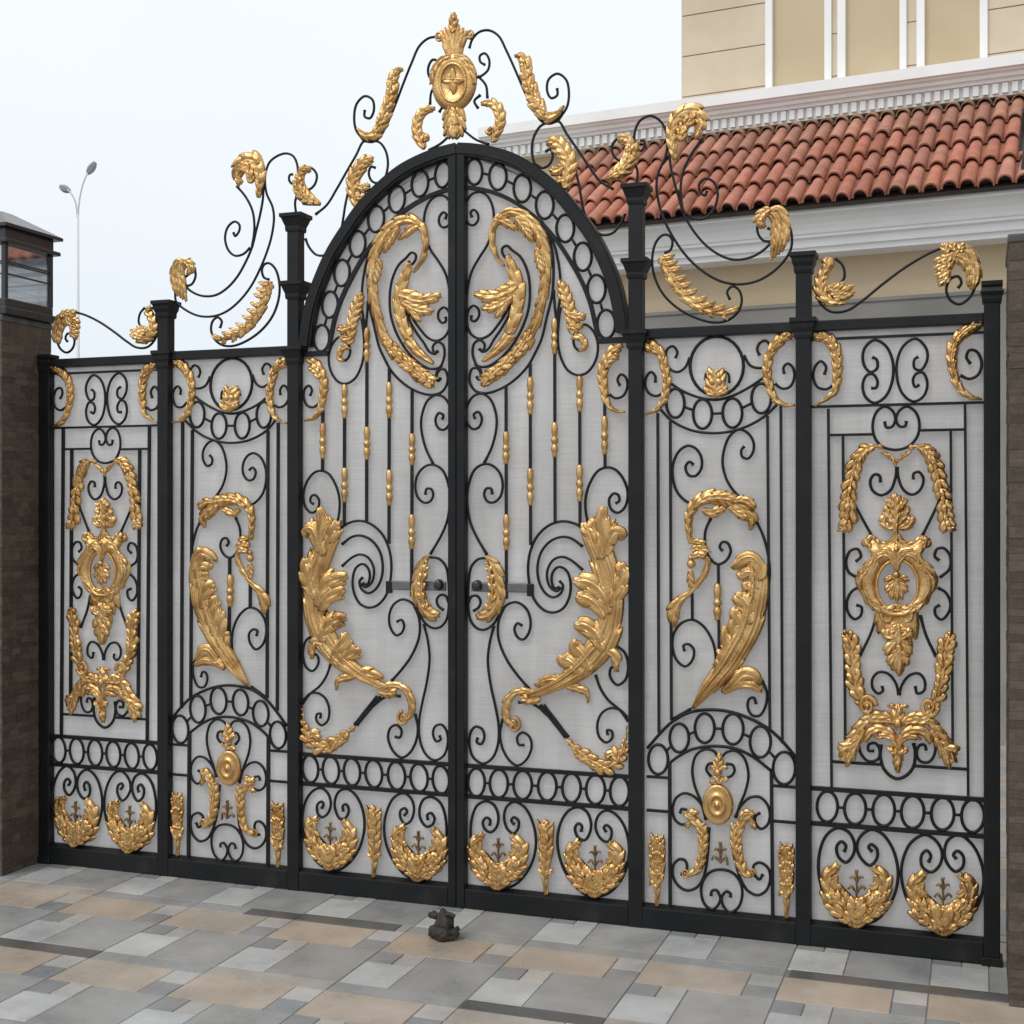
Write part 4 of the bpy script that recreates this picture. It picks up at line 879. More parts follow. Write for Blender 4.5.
    ct = K.gold('cartouche', parts)
    pm = []
    for L, w in (([(496, 880), (480, 830), (445, 790), (405, 800), (392, 830)], [9, 14, 18, 16, 6]), ([(496, 870), (488, 815), (462, 775), (425, 770), (400, 782)], [8, 13, 16, 12, 5]),
                 ([(494, 910), (470, 945), (440, 985)], [12, 22, 6]), ([(494, 920), (475, 975), (468, 1025)], [10, 18, 5]), ([(494, 900), (460, 910), (432, 930)], [9, 14, 5])):
        pm += [('a', 'M', L, w, dict(nl=3, d=.28, h=.016, y=-.024)), ('a', 'M', mir(L), w, dict(nl=3, d=.28, h=.016, y=-.024))]
    pm += [('a', 'M', [(496, 905), (496, 960), (497, 1035)], [14, 24, 5], dict(nl=3, d=.3, h=.018, y=-.026)), ('d', 'M', [(496, 895)], [20, 18], dict(y=-.030, h=.014)), ('d', 'M', [(496, 765)], [14, 14], dict(y=-.028, h=.012))]
    K.gold('palmette', pm, parent=ct)
    for pts, w in (([(345, 655), (308, 598), (280, 520), (268, 430), (264, 350), (238, 275)], [36, 44, 42, 44, 42, 22]),
                   ([(665, 660), (702, 600), (722, 530), (738, 440), (745, 360), (765, 285)], [36, 44, 42, 44, 42, 22])):
        f = -1 if pts[0][0] > 500 else 1
        K.gold('laurel_garland', [('g', 'N', pts, w, dict(n=9, h=.020)), ('a', 'N', [(pts[0][0]-8*f, pts[0][1]+10), (pts[0][0]+20*f, pts[0][1]+55), (pts[0][0]+95*f, pts[0][1]+62), (pts[0][0]+140*f, pts[0][1]+75)], [18, 26, 20, 8], dict(nl=4, d=.25, y=-.010)), ('s', 'N', [(pts[0][0]+2*f, pts[0][1]-12)], [54], dict(flip=f, y=-.016, h=.018)),
                                  ('d', 'N', [(pts[0][0]+2*f, pts[0][1]-12)], [13, 15], dict(y=-.018, h=.012))])
    bp = [('a', 'N', [(503, 765), (500, 720), (502, 680), (505, 635)], [22, 34, 26, 6], dict(nl=3, d=.25, h=.026)),
          ('d', 'N', [(505, 730)], [20, 24], dict(y=-.022, h=.012)),
          ('a', 'N', [(503, 830), (503, 880), (502, 930), (500, 985)], [34, 26, 22, 8], dict(nl=4, d=.3, h=.024, y=-.012)),
          ('d', 'N', [(502, 940)], [22, 26], dict(y=-.012, h=.018))]
    def mir2(L): return [(2*503-x, y+(8 if x < 420 else 4)) for x, y in L]
    for L, w, o in (([(500, 745), (455, 705), (400, 690), (340, 720), (290, 785), (255, 850), (222, 925)], [14, 20, 22, 26, 32, 40, 18], dict(nl=8, d=.32, h=.024)),
                    ([(330, 760), (285, 830), (215, 860), (200, 870)], [16, 26, 24, 5], dict(nl=3, d=.5, y=-.014)),
                    ([(310, 800), (265, 880), (240, 955)], [18, 28, 6], dict(nl=3, d=.5, y=-.016)),
                    ([(503, 850), (470, 785), (415, 760), (365, 775), (335, 825)], [12, 22, 24, 22, 10], dict(nl=4, d=.2, y=-.016, h=.02)),
                    ([(503, 865), (480, 815), (440, 795), (385, 805)], [10, 16, 18, 6], dict(nl=3, d=.2, y=-.020, h=.018)),
                    ([(500, 890), (470, 870), (450, 850)], [10, 14, 4], dict(nl=2, y=-.022)),
                    ([(500, 660), (475, 645), (450, 648)], [8, 12, 5], dict(nl=2))):
        bp += [('a', 'N', L, w, o), ('a', 'N', mir2(L), w, o)]
    K.gold('base_ornament', bp)
    for pts, w in (([(108, 905), (160, 872), (195, 845), (206, 790), (210, 730), (202, 670), (172, 615), (112, 595)], [4, 10, 16, 20, 24, 26, 28, 18]),
                   ([(842, 876), (790, 862), (750, 832), (722, 775), (708, 705), (722, 630), (770, 575), (832, 540)], [4, 14, 18, 20, 24, 26, 28, 20])):
        K.gold('corner_leaf', [('a', 'L', pts, w, dict(nl=9, d=.36, h=.022)), ('g', 'L', pts[3:], [12, 16, 18, 18, 12], dict(n=6, y=-.014))])
    # ring band
    zt, zb = P('O', 460, 158)[1], P('O', 460, 322)[1]
    bm = bmesh.new()
    for z in (zt, zb): band(bm, [(S.x(xa-.002), z), (S.x(xb+.002), z)], .0078, -.008, .008)
    rb = obj('ring_band', bm, 'iron', root, smooth=False)
    K.rings('O', [(125, 215, 47, 70), (252, 225, 49, 71), (383, 232, 50, 72), (515, 240, 52, 74), (652, 248, 52, 74), (790, 258, 52, 75)], rb)
    sc('O', [(202, 422), (210, 395), (190, 375), (168, 397), (176, 445), (210, 470), (243, 435), (248, 380), (220, 330), (172, 313), (122, 345), (91, 420), (86, 520), (111, 620), (162, 700), (212, 743), (260, 755)], r=BR*1.1)
    sc('O', [(330, 422), (314, 402), (325, 388), (350, 407), (352, 450), (320, 484), (286, 460), (261, 410), (271, 360), (320, 321), (370, 335), (420, 400), (447, 500), (440, 590), (400, 680), (340, 738), (262, 755)], r=BR*1.1)
    sc('O', [(587, 470), (598, 440), (580, 416), (556, 437), (559, 490), (600, 515), (640, 480), (648, 420), (620, 370), (572, 344), (512, 375), (476, 440), (463, 530), (490, 640), (545, 720), (600, 773), (658, 790)], r=BR*1.1)
    sc('O', [(715, 455), (701, 436), (720, 418), (745, 440), (744, 490), (710, 512), (676, 480), (660, 430), (676, 370), (725, 344), (780, 380), (825, 460), (840, 560), (816, 660), (770, 730), (712, 778), (662, 790)], r=BR*1.1)
    shield(K, 'O', -10, 0, 1.08); shield(K, 'O', 384, 35, 1.08)
    # crest
    cs = lambda *a: K.scroll(*a, r=BR*.95, name='crest_scroll')
    cs('L', [(215, 375), (238, 340), (230, 288), (198, 258)])
    cs('L', [(112, 395), (130, 450), (180, 491), (250, 486), (320, 440), (400, 375), (500, 300), (600, 240), (685, 203)])
    cs('L', [(735, 388), (750, 365), (736, 337), (706, 345), (684, 390), (700, 438), (740, 458), (785, 430), (814, 370), (824, 295)])
    lf = [('a', 'L', [(250, 455), (190, 448), (148, 415), (135, 365), (150, 320), (168, 290), (152, 262)], [8, 24, 34, 28, 22, 24, 10], dict(nl=8, d=.4, h=.024))]
    for a, b, c in (((190, 430), (235, 405), (282, 378)), ((180, 420), (215, 390), (240, 365)), ((200, 440), (245, 425), (285, 405)), ((160, 400), (190, 390), (205, 370))):
        lf.append(('a', 'L', [a, b, c], [16, 18, 4], dict(nl=3, d=.4, y=-.012)))
    K.gold('crest_leaf', lf)
    hd = []
    for i, o in enumerate((-30, -10, 10, 30)):
        hd.append(('a', 'L', [(690+o*.3, 262+o*.9), (728+o*.4, 238+o*-.6), (772+o*.5, 252-o*.7), (800+o*.45, 305-o*.3), (803+o*.4, 360-o*.1), (795, 395)], [16, 19, 20, 20, 16, 5], dict(nl=5, d=.2, h=.02, y=-.006-.003*(i % 2))))
    for a, b, c in (((690, 260), (655, 270), (640, 290)), ((690, 290), (655, 300), (642, 322)), ((690, 320), (662, 335), (645, 352)), ((690, 340), (665, 362), (648, 372)),
                    ((690, 240), (680, 210), (675, 195)), ((715, 230), (715, 205), (712, 190)), ((745, 235), (755, 212), (768, 205))):
        hd.append(('a', 'L', [a, b, c], [18, 18, 6], dict(nl=2, d=.3, y=-.014)))
    hd.append(('a', 'L', [(690, 370), (680, 320), (690, 270), (705, 240)], [16, 28, 26, 10], dict(nl=4, d=.2, y=-.012)))
    K.gold('crest_mane', hd)

def build_post(root, x, ztop, collars, cap_w=.052):
    bm = bmesh.new(); box(bm, x-PW, x+PW, -PW, PW, 0, ztop-.03, .003); obj('shaft', bm, 'iron', root, smooth=False)
    def cap(z1, h, name, w=cap_w):
        bm = bmesh.new()
        pr = [(PW+.004, z1-h), (PW+.006, z1-h*.85), (PW+.006, z1-h*.7), (PW+.012, z1-h*.5), (w*.86, z1-h*.30), (w*.9, z1-h*.25), (w, z1-h*.2), (w, z1)]
        rs = [[bm.verts.new((x+sx*r, sy*r, z)) for sx, sy in ((-1, -1), (1, -1), (1, 1), (-1, 1))] for r, z in pr]
        for a, b in zip(rs, rs[1:]):
            for j in range(4): bm.faces.new((a[j], a[(j+1) % 4], b[(j+1) % 4], b[j]))
        bm.faces.new(rs[0]); bm.faces.new(rs[-1]); obj(name, bm, 'iron', root, smooth=False)
    cap(ztop, .075, 'cap')
    for z, h in collars: cap(z, h, 'collar', cap_w)
    if not collars:
        bm = bmesh.new(); box(bm, x-PW-.008, x+PW+.008, -PW-.008, PW+.008, -.001, .03, .003); obj('base_plate', bm, 'iron', root, smooth=False)

# ------------------------------------------------------------------ the gate
zi = zed('G', 150, 395); zc1 = zed('G', 160, 740); zc2 = zed('C', 930, 5)
zm = zed('G', 950, 710)
zo = zed('L', 890, 355)
for left in (True, False):
    sd = 'left' if left else 'right'; X = XL if left else XR; S = Side(left)
    g = thing('gate_leaf', ('left swinging gate leaf of the arched centre, carrying the round gilded crest medallion' if left else
                            'right swinging gate leaf of the arched centre, in front of the house'),
              'gate', (S.x(SC+.35), 0, 0), 'arched gate leaves')
    build_leaf(left, g)
    if left: build_medallion(g)
    p = thing('ornamental_fence', ('fixed iron fence bay just left of the arched gate, second bay from the left pillar' if left else
                             'fixed iron fence bay just right of the arched gate, below the red tiled roof'),
              'iron fence', ((X[1]+X[2])/2, 0, 0), 'fixed panels with a tall acanthus leaf')
    build_inner_panel(left, p)
    p = thing('ornamental_fence', ('outermost iron fence bay with gilded cartouche next to the left pillar and its lantern' if left else
                             'outermost iron fence bay with gilded cartouche at the right, beside the stone pillar'),
              'iron fence', ((X[2]+X[3])/2, 0, 0), 'fixed panels with a gilded cartouche')
    build_outer_panel(left, p)
    t = thing('gate_post', ('tall black post with triple collars left of the arch, gilded leaf on its cap' if left else
                            'tall black post with triple collars right of the arch, gilded leaf on its cap'),
              'gate post', (X[1], 0, 0), 'black gate posts')
    build_post(t, X[1], zi, [(zc1, .075), (zc2, .07)])
    K = Kit(S, t)
    bm = bmesh.new(); tube(bm, K.tr('G', [(128, 258), (100, 285), (66, 265), (55, 220), (80, 182), (122, 164)]), BR*.95)
    tube(bm, K.tr('G', [(165, 300), (175, 340), (170, 392)]), BR*.95, smooth=True)
    obj('cap_scroll', bm, 'iron', t)
    K.gold('cap_leaf', [('a', 'G', [(30, 375), (70, 350), (115, 318), (142, 270), (148, 222), (125, 185), (85, 190)], [10, 32, 38, 34, 26, 24, 8], dict(nl=8, d=.32, h=.024)),
                        ('g', 'G', [(60, 365), (110, 330), (140, 280), (145, 230)], [26, 30, 26, 16], dict(n=6, y=-.014))])
    t = thing('gate_post', ('black square post with flared cap between the two left panels' if left else
                            'black square post with flared cap between the two right panels'),
              'gate post', (X[2], 0, 0), 'black gate posts')
    build_post(t, X[2], zm-(.03 if left else 0), [(Z_TOP1+(.004 if left else .012), .075)], .048)
    t = thing('gate_post', ('black end post set against the left stone pillar' if left else
                            'black end post with small cap, beside the right stone pillar'),
              'gate post', (X[3], 0, 0), 'black gate posts')
    build_post(t, X[3], zo if not left else Z_TOP1+.012, [], .036)

# ------------------------------------------------------------------ pillars and lanterns
def tinted(bm, col):
    lay = bm.loops.layers.float_color.get('tint') or bm.loops.layers.float_color.new('tint')
    return lay
def paint(bm, faces, col):
    lay = bm.loops.layers.float_color.get('tint') or bm.loops.layers.float_color.new('tint')
    for f in faces:
        for l in f.loops: l[lay] = (col[0], col[1], col[2], 1)
def pillar(root, x0, x1, y0, y1, H):
    rnd = random.Random(int(x0*100)); bm = bmesh.new(); bm.loops.layers.float_color.new('tint')
    paint(bm, box(bm, x0+.012, x1-.012, y0+.012, y1-.012, -.02, H), (.045, .038, .033))
    z = 0
    while z < H-.001:
        h = min(rnd.choice((.022, .028, .036)), H-z)
        if H-z-h < .03: h = H-z
        for axis in (0, 1):
            for sgn in (0, 1):
                a0, a1 = (x0, x1) if axis == 0 else (y0, y1)
                a = a0
                while a < a1-.001:
                    l = min(rnd.choice((.045, .065, .09, .12)), a1-a)
                    if a1-a-l < .05: l = a1-a
                    o = rnd.uniform(0, .0025); k = rnd.uniform(.75, 1.3); col = (.078*k, .060*k, .045*k)
                    if axis == 0:
                        ya, yb = (y0-o, y0+.02) if sgn == 0 else (y1-.02, y1+o)
                        fs = box(bm, a+.0003, a+l-.0003, ya, yb, z+.0003, z+h-.0003)
                    else:
                        xa, xb = (x0-o, x0+.02) if sgn == 0 else (x1-.02, x1+o)
                        fs = box(bm, xa, xb, a+.0003, a+l-.0003, z+.0003, z+h-.0003)
                    paint(bm, fs, col); a += l
        z += h
    obj('stone_cladding', bm, 'brick', root, smooth=False)
    bm = bmesh.new(); box(bm, x0-.005, x1+.005, y0-.005, y1+.005, H, H+.03, .006)
    obj('cap_stone', bm, 'stone_cap', root, smooth=False)
def lantern(root, cx, cy, z, w):
    """square glazed pillar lantern with a low hipped roof"""
    def slab(name, hw, z0, z1, mat='lantern', bev=.004, parent=root):
        bm = bmesh.new(); box(bm, cx-hw, cx+hw, cy-hw, cy+hw, z0, z1, bev); return obj(name, bm, mat, parent, smooth=False)
    bm = bmesh.new()
    box(bm, cx-w*1.02, cx+w*1.02, cy-w*1.02, cy+w*1.02, z, z+.035, .004); box(bm, cx-w*.92, cx+w*.92, cy-w*.92, cy+w*.92, z+.035, z+.075, .004)
    obj('base', bm, 'lantern', root, smooth=False)
    zb, zt = z+.075, z+.315
    b = w*.86
    for sx in (-1, 1):
        for sy in (-1, 1):
            bm = bmesh.new(); box(bm, cx+sx*b-.010, cx+sx*b+.010, cy+sy*b-.010, cy+sy*b+.010, zb, zt); obj('corner_bar', bm, 'lantern', root, smooth=False)
    for sx, sy in ((0, -1), (0, 1), (-1, 0), (1, 0)):
        bm = bmesh.new()
        if sx == 0: box(bm, cx-b+.010, cx+b-.010, cy+sy*b-.002, cy+sy*b+.002, zb, zt)
        else: box(bm, cx+sx*b-.002, cx+sx*b+.002, cy-b+.010, cy+b-.010, zb, zt)
        g = obj('glass_pane', bm, 'glass', root, smooth=False)
        bm = bmesh.new()
        for zz in (zb+.105, zb+.150, zb+.16):
            if sx == 0: box(bm, cx-b+.010, cx+b-.010, cy+sy*b-.006, cy+sy*b+.006, zz, zz+.006)
            else: box(bm, cx+sx*b-.006, cx+sx*b+.006, cy-b+.010, cy+b-.010, zz, zz+.006)
        obj('glazing_bar', bm, 'lantern', g, smooth=False)
    bm = bmesh.new()
    box(bm, cx-w*1.06, cx+w*1.06, cy-w*1.06, cy+w*1.06, zt, zt+.018, .003)
    box(bm, cx-w*.93, cx+w*.93, cy-w*.93, cy+w*.93, zt+.018, zt+.07, .003)
    obj('frieze', bm, 'lantern', root, smooth=False)
    bm = bmesh.new(); h = w*1.10; z0 = zt+.07
    lo = [bm.verts.new((cx+a*h, cy+c*h, z0)) for a, c in ((-1, -1), (1, -1), (1, 1), (-1, 1))]
    mi = [bm.verts.new((cx+a*h, cy+c*h, z0+.014)) for a, c in ((-1, -1), (1, -1), (1, 1), (-1, 1))]
    hi = [bm.verts.new((cx+a*h*.18, cy+c*h*.18, z0+.105)) for a, c in ((-1, -1), (1, -1), (1, 1), (-1, 1))]
    bm.faces.new(lo); bm.faces.new(hi)
    for A, B in ((lo, mi), (mi, hi)):
        for j in range(4): bm.faces.new((A[j], A[(j+1) % 4], B[(j+1) % 4], B[j]))
    obj('lantern_roof', bm, 'lantern', root, smooth=False)

def depth_at(px, x):
    """y of the point on the plane x = const seen at that column"""
    u = (px-512.0)/F; dx, dy = u*CT-ST, u*ST+CT
    return CAM[1]+(x-CAM[0])/dx*dy
PLX1 = XL[3]-PW-.003; PLX0 = PLX1-.46
PRX0 = on_plane(1008, 600, -.20)[0]; PRX1 = PRX0+.46
yl0, yl1 = depth_at(2, PLX1), depth_at(51, PLX1)
print('left pillar y', yl0, yl1, PLX1)
HL, HRr = 2.440, 2.47
t = thing('stone_pillar', 'brown split stone pillar left of the gate, under the glazed lantern', 'pillar', ((PLX0+PLX1)/2, (yl0+yl1)/2, 0), 'stone gate pillars')
pillar(t, PLX0, PLX1, yl0, yl1, HL)
wl = (yl1-yl0)/2+.012
t = thing('pillar_lantern', 'square black lantern with glazed sides on top of the left pillar', 'lantern', (PLX1-wl+.02, (yl0+yl1)/2+.01, HL+.03), 'pillar lanterns')
lantern(t, PLX1-wl+.02, (yl0+yl1)/2+.01, HL+.03, wl)
t = thing('stone_pillar', 'dark stone pillar at the right edge, beside the end post', 'pillar', ((PRX0+PRX1)/2, -.18, 0), 'stone gate pillars')
pillar(t, PRX0, PRX1, -.41, .05, HRr)
t = thing('pillar_lantern', 'black lantern on the right pillar, only its roof edge showing', 'lantern', ((PRX0+PRX1)/2+.050, -.18, HRr+.03), 'pillar lanterns')
lantern(t, (PRX0+PRX1)/2+.050, -.18, HRr+.03, .22)

# ------------------------------------------------------------------ house behind
HT = math.atan(F/2800.0); HC, HS = math.cos(HT), math.sin(HT)
HR = TH-HT                                      # turn of the facade against the gate
def HP(px, py, B):
    """house frame (a along the facade, b away from the viewer, origin under the camera): (a, z) on the plane b = B"""
    u = (px-512.0)/F; Z = B/(u*HS+HC)
    return (u*Z*HC-Z*HS, 1.6+(512.5-py)/F*Z)
house = thing('house', 'cream house with white cornices and red clay tile roof behind the gate', 'house', (CAM[0], CAM[1], 0))
house.rotation_euler = (0, 0, HR)
def hobj(name, bm, mat, parent=None, smooth=False):
    o = obj(name, bm, mat, None, smooth)        # coordinates are already in the house frame
    o.parent = parent or house; return o
def extr(bm, prof, a0, a1):
    """closed profile (b, z) pushed along the facade"""
    A = [bm.verts.new((a0, b, z)) for b, z in prof]; B = [bm.verts.new((a1, b, z)) for b, z in prof]
    n = len(prof); bm.faces.new(A); bm.faces.new(B[::-1])
    for i in range(n): bm.faces.new((A[i], A[(i+1) % n], B[(i+1) % n], B[i]))
B_F = 9.2                                        # front of the eaves moulding
B_W = B_F+.42                                    # ground floor wall
B_C = 10.15                                      # front of the upper cornice
B_U = 10.5                                       # upper wall
aR = 3.2
aL = HP(505, 250, B_W)[0]
z_eb = HP(840, 246, B_F)[1]; z_et = HP(840, 206, B_F)[1]
z_r0 = HP(840, 203, B_F-.06)[1]; 
zc_t = HP(840, 78, B_C)[1]; zc_b = HP(840, 112, B_C)[1]
print('house z', z_eb, z_et, z_r0, zc_t, zc_b, 'aL', aL)
z_band = HP(900, 297, B_W)[1]
bm = bmesh.new(); box(bm, aL, aR, B_W, B_W+5, z_band, z_et); hobj('wall', bm, 'plaster_low')
bm = bmesh.new(); box(bm, aL-.004, aR+.004, B_W-.02, B_W+5.004, 0, z_band-.025); box(bm, aL-.01, aR+.01, B_W-.035, B_W+5.01, z_band-.025, z_band); hobj('lower_wall', bm, 'grey_wall')
bm = bmesh.new(); h = z_et-z_eb
e0 = B_F
extr(bm, [(B_W+.1, z_eb), (e0+.20, z_eb), (e0+.195, z_eb+h*.13), (e0+.17, z_eb+h*.15), (e0+.165, z_eb+h*.34), (e0+.13, z_eb+h*.37), (e0+.128, z_eb+h*.43), (e0+.115, z_eb+h*.46), (e0+.105, z_eb+h*.56), (e0+.085, z_eb+h*.68), (e0+.05, z_eb+h*.80), (e0+.02, z_eb+h*.86), (e0, z_eb+h*.88), (e0, z_et), (B_W+.1, z_et)], aL-.35, aR+.3)
hobj('eaves_moulding', bm, 'white')
# parapet block behind the small roof
aLc = HP(478, 120, B_C)[0]
bm = bmesh.new(); box(bm, aLc+.2, aR, B_C+.22, B_C+4.5, z_et+.005, zc_t-.05); hobj('parapet_wall', bm, 'plaster_low')
bm = bmesh.new(); h = zc_t-zc_b
extr(bm, [(B_C+.3, zc_b), (B_C+.125, zc_b), (B_C+.125, zc_b+h*.36), (B_C+.09, zc_b+h*.365), (B_C+.085, zc_b+h*.46), (B_C+.06, zc_b+h*.475), (B_C+.055, zc_b+h*.57), (B_C+.03, zc_b+h*.61), (B_C+.025, zc_b+h*.66), (B_C, zc_b+h*.68), (B_C, zc_t), (B_C+.3, zc_t)], aLc, aR+.3)
cn = hobj('cornice', bm, 'white')
bm = bmesh.new(); a = aLc+.02
while a < aR+.28:
    box(bm, a, a+.040, B_C+.098, B_C+.124, zc_b+h*.06, zc_b+h*.34); a += .068
hobj('dentil_band', bm, 'white', cn)
# clay tile roof
rise0, rise1 = z_et+.012, zc_b-.01
b0, b1 = B_F-.05, B_C+.21
roofL = HP(532, 190, B_F)[0]
bm = bmesh.new(); bm.loops.layers.float_color.new('tint'); rnd = random.Random(3)
sl = math.hypot(b1-b0, rise1-rise0); ub, uz = (b1-b0)/sl, (rise1-rise0)/sl; nb, nz = -uz, ub
def slope(a, s, hgt): return (a, b0+ub*s+nb*hgt, rise0+uz*s+nz*hgt)
fs = []
v = [bm.verts.new(slope(a, s, hh)) for a, s, hh in ((roofL, 0, 0), (aR+.3, 0, 0), (aR+.3, sl, 0), (roofL, sl, 0), (roofL, 0, -.03), (aR+.3, 0, -.03), (aR+.3, sl, -.03), (roofL, sl, -.03))]
for f in ((0, 1, 2, 3), (4, 5, 6, 7), (0, 1, 5, 4), (2, 3, 7, 6), (0, 3, 7, 4), (1, 2, 6, 5)): fs.append(bm.faces.new([v[i] for i in f]))
paint(bm, fs, (.07, .055, .048))
pitch = .1155; L = sl/4.35; cols = int((aR+.3-roofL)/pitch)
for c in range(cols):
    a = roofL+(c+.5)*pitch
    # channel tile between the covers
    for r_ in range(5):
        s0 = r_*L-.02; s1 = min(s0+L*1.12, sl)
        k = rnd.uniform(.82, 1.15); hue = rnd.uniform(-.03, .05)
        col = ((.40*k+hue*.3, .165*k+hue*.5, .112*k+hue*.5) if r_ < 3 else (.40*k, .20*k, .14*k) if r_ == 3 else (.40*k, .27*k, .18*k))
        lift0 = .025+rnd.uniform(-.004, .004); j = rnd.uniform(-.006, .006); s0 += rnd.uniform(-.012, .012)
        R0, R1 = .0550, .0430
        A = []; Bv = []
        for q in range(9):
            t = math.pi*q/8
            A.append(bm.verts.new(slope(a+j-R0*math.cos(t), s0, lift0+R0*1.15*math.sin(t))))
            Bv.append(bm.verts.new(slope(a+j-R1*math.cos(t), s1, .004+R1*1.1*math.sin(t))))
        A2 = [bm.verts.new(slope(a+j-(R0-.010)*math.cos(math.pi*q/8), s0, lift0-.001+(R0-.010)*1.15*math.sin(math.pi*q/8))) for q in range(9)]
        fs = []
        for q in range(8):
            fs.append(bm.faces.new((A[q], A[q+1], Bv[q+1], Bv[q]))); fs.append(bm.faces.new((A2[q+1], A2[q], A[q], A[q+1])))
        A3 = [bm.verts.new(slope(a+j-(R0-.010)*math.cos(math.pi*q/8), s0+.06, lift0-.004+(R0-.010)*1.15*math.sin(math.pi*q/8))) for q in range(9)]
        for q in range(8): fs.append(bm.faces.new((A2[q], A2[q+1], A3[q+1], A3[q])))
        fs.append(bm.faces.new(A3[::-1]))
        paint(bm, fs[:-1], col); paint(bm, fs[-1:], (.06, .04, .033))
    # pan tiles (shallow troughs)
    for r_ in range(5):
        s0 = r_*L-.005; s1 = min(s0+L*1.05, sl); k = rnd.uniform(.6, 1.0); fs = []
        A = []; Bv = []
        for q in range(5):
            t = q/4; x = a+pitch/2+(t-.5)*.06; dz = .016*(2*t-1)**2
            A.append(bm.verts.new(slope(x, s0, .022+dz))); Bv.append(bm.verts.new(slope(x, s1, .006+dz)))
        for q in range(4): fs.append(bm.faces.new((A[q], A[q+1], Bv[q+1], Bv[q])))
        paint(bm, fs, (.34*k, .15*k, .10*k))
hobj('tiled_roof', bm, 'tile', smooth=False)
rf = [o for o in C.objects if o.name == 'tiled_roof'][0]
for p in rf.data.polygons: p.use_smooth = False
# upper storey: grooved stone, white pilaster strips, tan panels
uL = HP(682, 50, B_U)[0]; uR = aR
zu0 = zc_t-.03; zu1 = zu0+2.6
up = bmesh.new(); box(up, uL+.004, uR, B_U+.012, B_U+4, zu0, zu1); hobj('upper_wall', up, 'plaster')
def ua(px, y=50): return HP(px, y, B_U)[0]
bm = bmesh.new()
for xa, xb in ((uL, ua(766)), (ua(988), uR)):
    z = zu0
    k = 0
    while z < zu1-.01:
        hgt = .335 if k else .16
        box(bm, xa, xb, B_U-.004, B_U+.02, z+.004, min(z+hgt-.004, zu1), .003); z += hgt; k += 1
# stone return on the left side wall
z = zu0; k = 0
while z < zu1-.01:
    hgt = .335 if k else .16
    box(bm, uL-.012, uL+.003, B_U+.021, B_U+3.9, z+.004, min(z+hgt-.004, zu1), .003); z += hgt; k += 1
hobj('stone_facing', bm, 'wall_stone')
for xa, xb in ((766, 773), (825, 832), (838, 846), (900, 907), (917, 925), (980, 988)):
    bm = bmesh.new(); box(bm, ua(xa), ua(xb), B_U-.03, B_U+.014, zu0, zu1, .004); hobj('pilaster_strip', bm, 'white')
for xa, xb in ((832, 838), (907, 917)):
    bm = bmesh.new(); z = zu0; k = 0
    while z < zu1-.01:
        hgt = .335 if k else .16
        box(bm, ua(xa), ua(xb), B_U-.003, B_U+.014, z+.004, min(z+hgt-.004, zu1)); z += hgt; k += 1
    hobj('stone_strip', bm, 'wall_stone')

# ------------------------------------------------------------------ street lamp far off
def cam_pt(px, py, Z):
    X = (px-512.0)/F*Z; return (CAM[0]+X*CT-Z*ST, CAM[1]+X*ST+Z*CT, 1.6+(512.5-py)/F*Z)
LZ = 26.0
lx, ly, _ = cam_pt(78, 400, LZ)
lamp = thing('street_lamp', 'slender double armed street lamp far behind the left panels, haze painted into its pale colour', 'street lamp', (lx, ly, 0))
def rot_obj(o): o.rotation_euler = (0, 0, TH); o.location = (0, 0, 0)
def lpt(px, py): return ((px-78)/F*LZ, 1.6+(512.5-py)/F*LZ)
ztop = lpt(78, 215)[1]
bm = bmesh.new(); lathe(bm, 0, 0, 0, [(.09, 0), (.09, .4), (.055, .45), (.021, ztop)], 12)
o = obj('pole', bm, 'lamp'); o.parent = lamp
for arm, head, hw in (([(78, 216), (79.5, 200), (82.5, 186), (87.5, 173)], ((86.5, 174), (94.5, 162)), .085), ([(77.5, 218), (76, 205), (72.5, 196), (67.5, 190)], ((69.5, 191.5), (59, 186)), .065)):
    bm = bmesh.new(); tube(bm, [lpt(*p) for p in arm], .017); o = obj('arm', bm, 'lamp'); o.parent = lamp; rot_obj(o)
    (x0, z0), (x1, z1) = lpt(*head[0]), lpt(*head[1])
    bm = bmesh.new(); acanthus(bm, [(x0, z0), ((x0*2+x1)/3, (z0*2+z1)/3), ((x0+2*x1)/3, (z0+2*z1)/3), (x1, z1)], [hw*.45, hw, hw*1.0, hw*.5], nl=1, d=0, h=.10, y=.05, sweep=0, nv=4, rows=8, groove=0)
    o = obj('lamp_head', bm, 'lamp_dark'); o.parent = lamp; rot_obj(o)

# ------------------------------------------------------------------ gate stop on the paving
def ground(px, py):
    Z = 1.6*F/(py-512.5); X = (px-512.0)/F*Z
    return (CAM[0]+X*CT-Z*ST, CAM[1]+X*ST+Z*CT)
gx, gy = ground(443, 939)
stop = thing('gate_stop', 'small dark dirty lump of a gate stop on the paving before the meeting stiles', 'gate stop', (gx, gy, 0))
def lumpy(bm, c, r, seed, k=.22):
    rnd = random.Random(seed); ret = bmesh.ops.create_icosphere(bm, subdivisions=3, radius=1)
    ph = [rnd.uniform(0, 6) for _ in range(6)]
    for v in ret['verts']:
        n = v.co.normalized(); f = 1+k*(math.sin(4*n.x+ph[0])*math.sin(5*n.y+ph[1])+.6*math.sin(9*n.z+ph[2])*math.sin(8*n.x+ph[3]))
        v.co = Vector((c[0]+n.x*r[0]*f, c[1]+n.y*r[1]*f, c[2]+n.z*r[2]*f))
bm = bmesh.new()
lumpy(bm, (gx, gy, .024), (.056, .05, .030), 1); lumpy(bm, (gx+.004, gy, .055), (.036, .034, .045), 2)
obj('lump_base', bm, 'lump', stop)
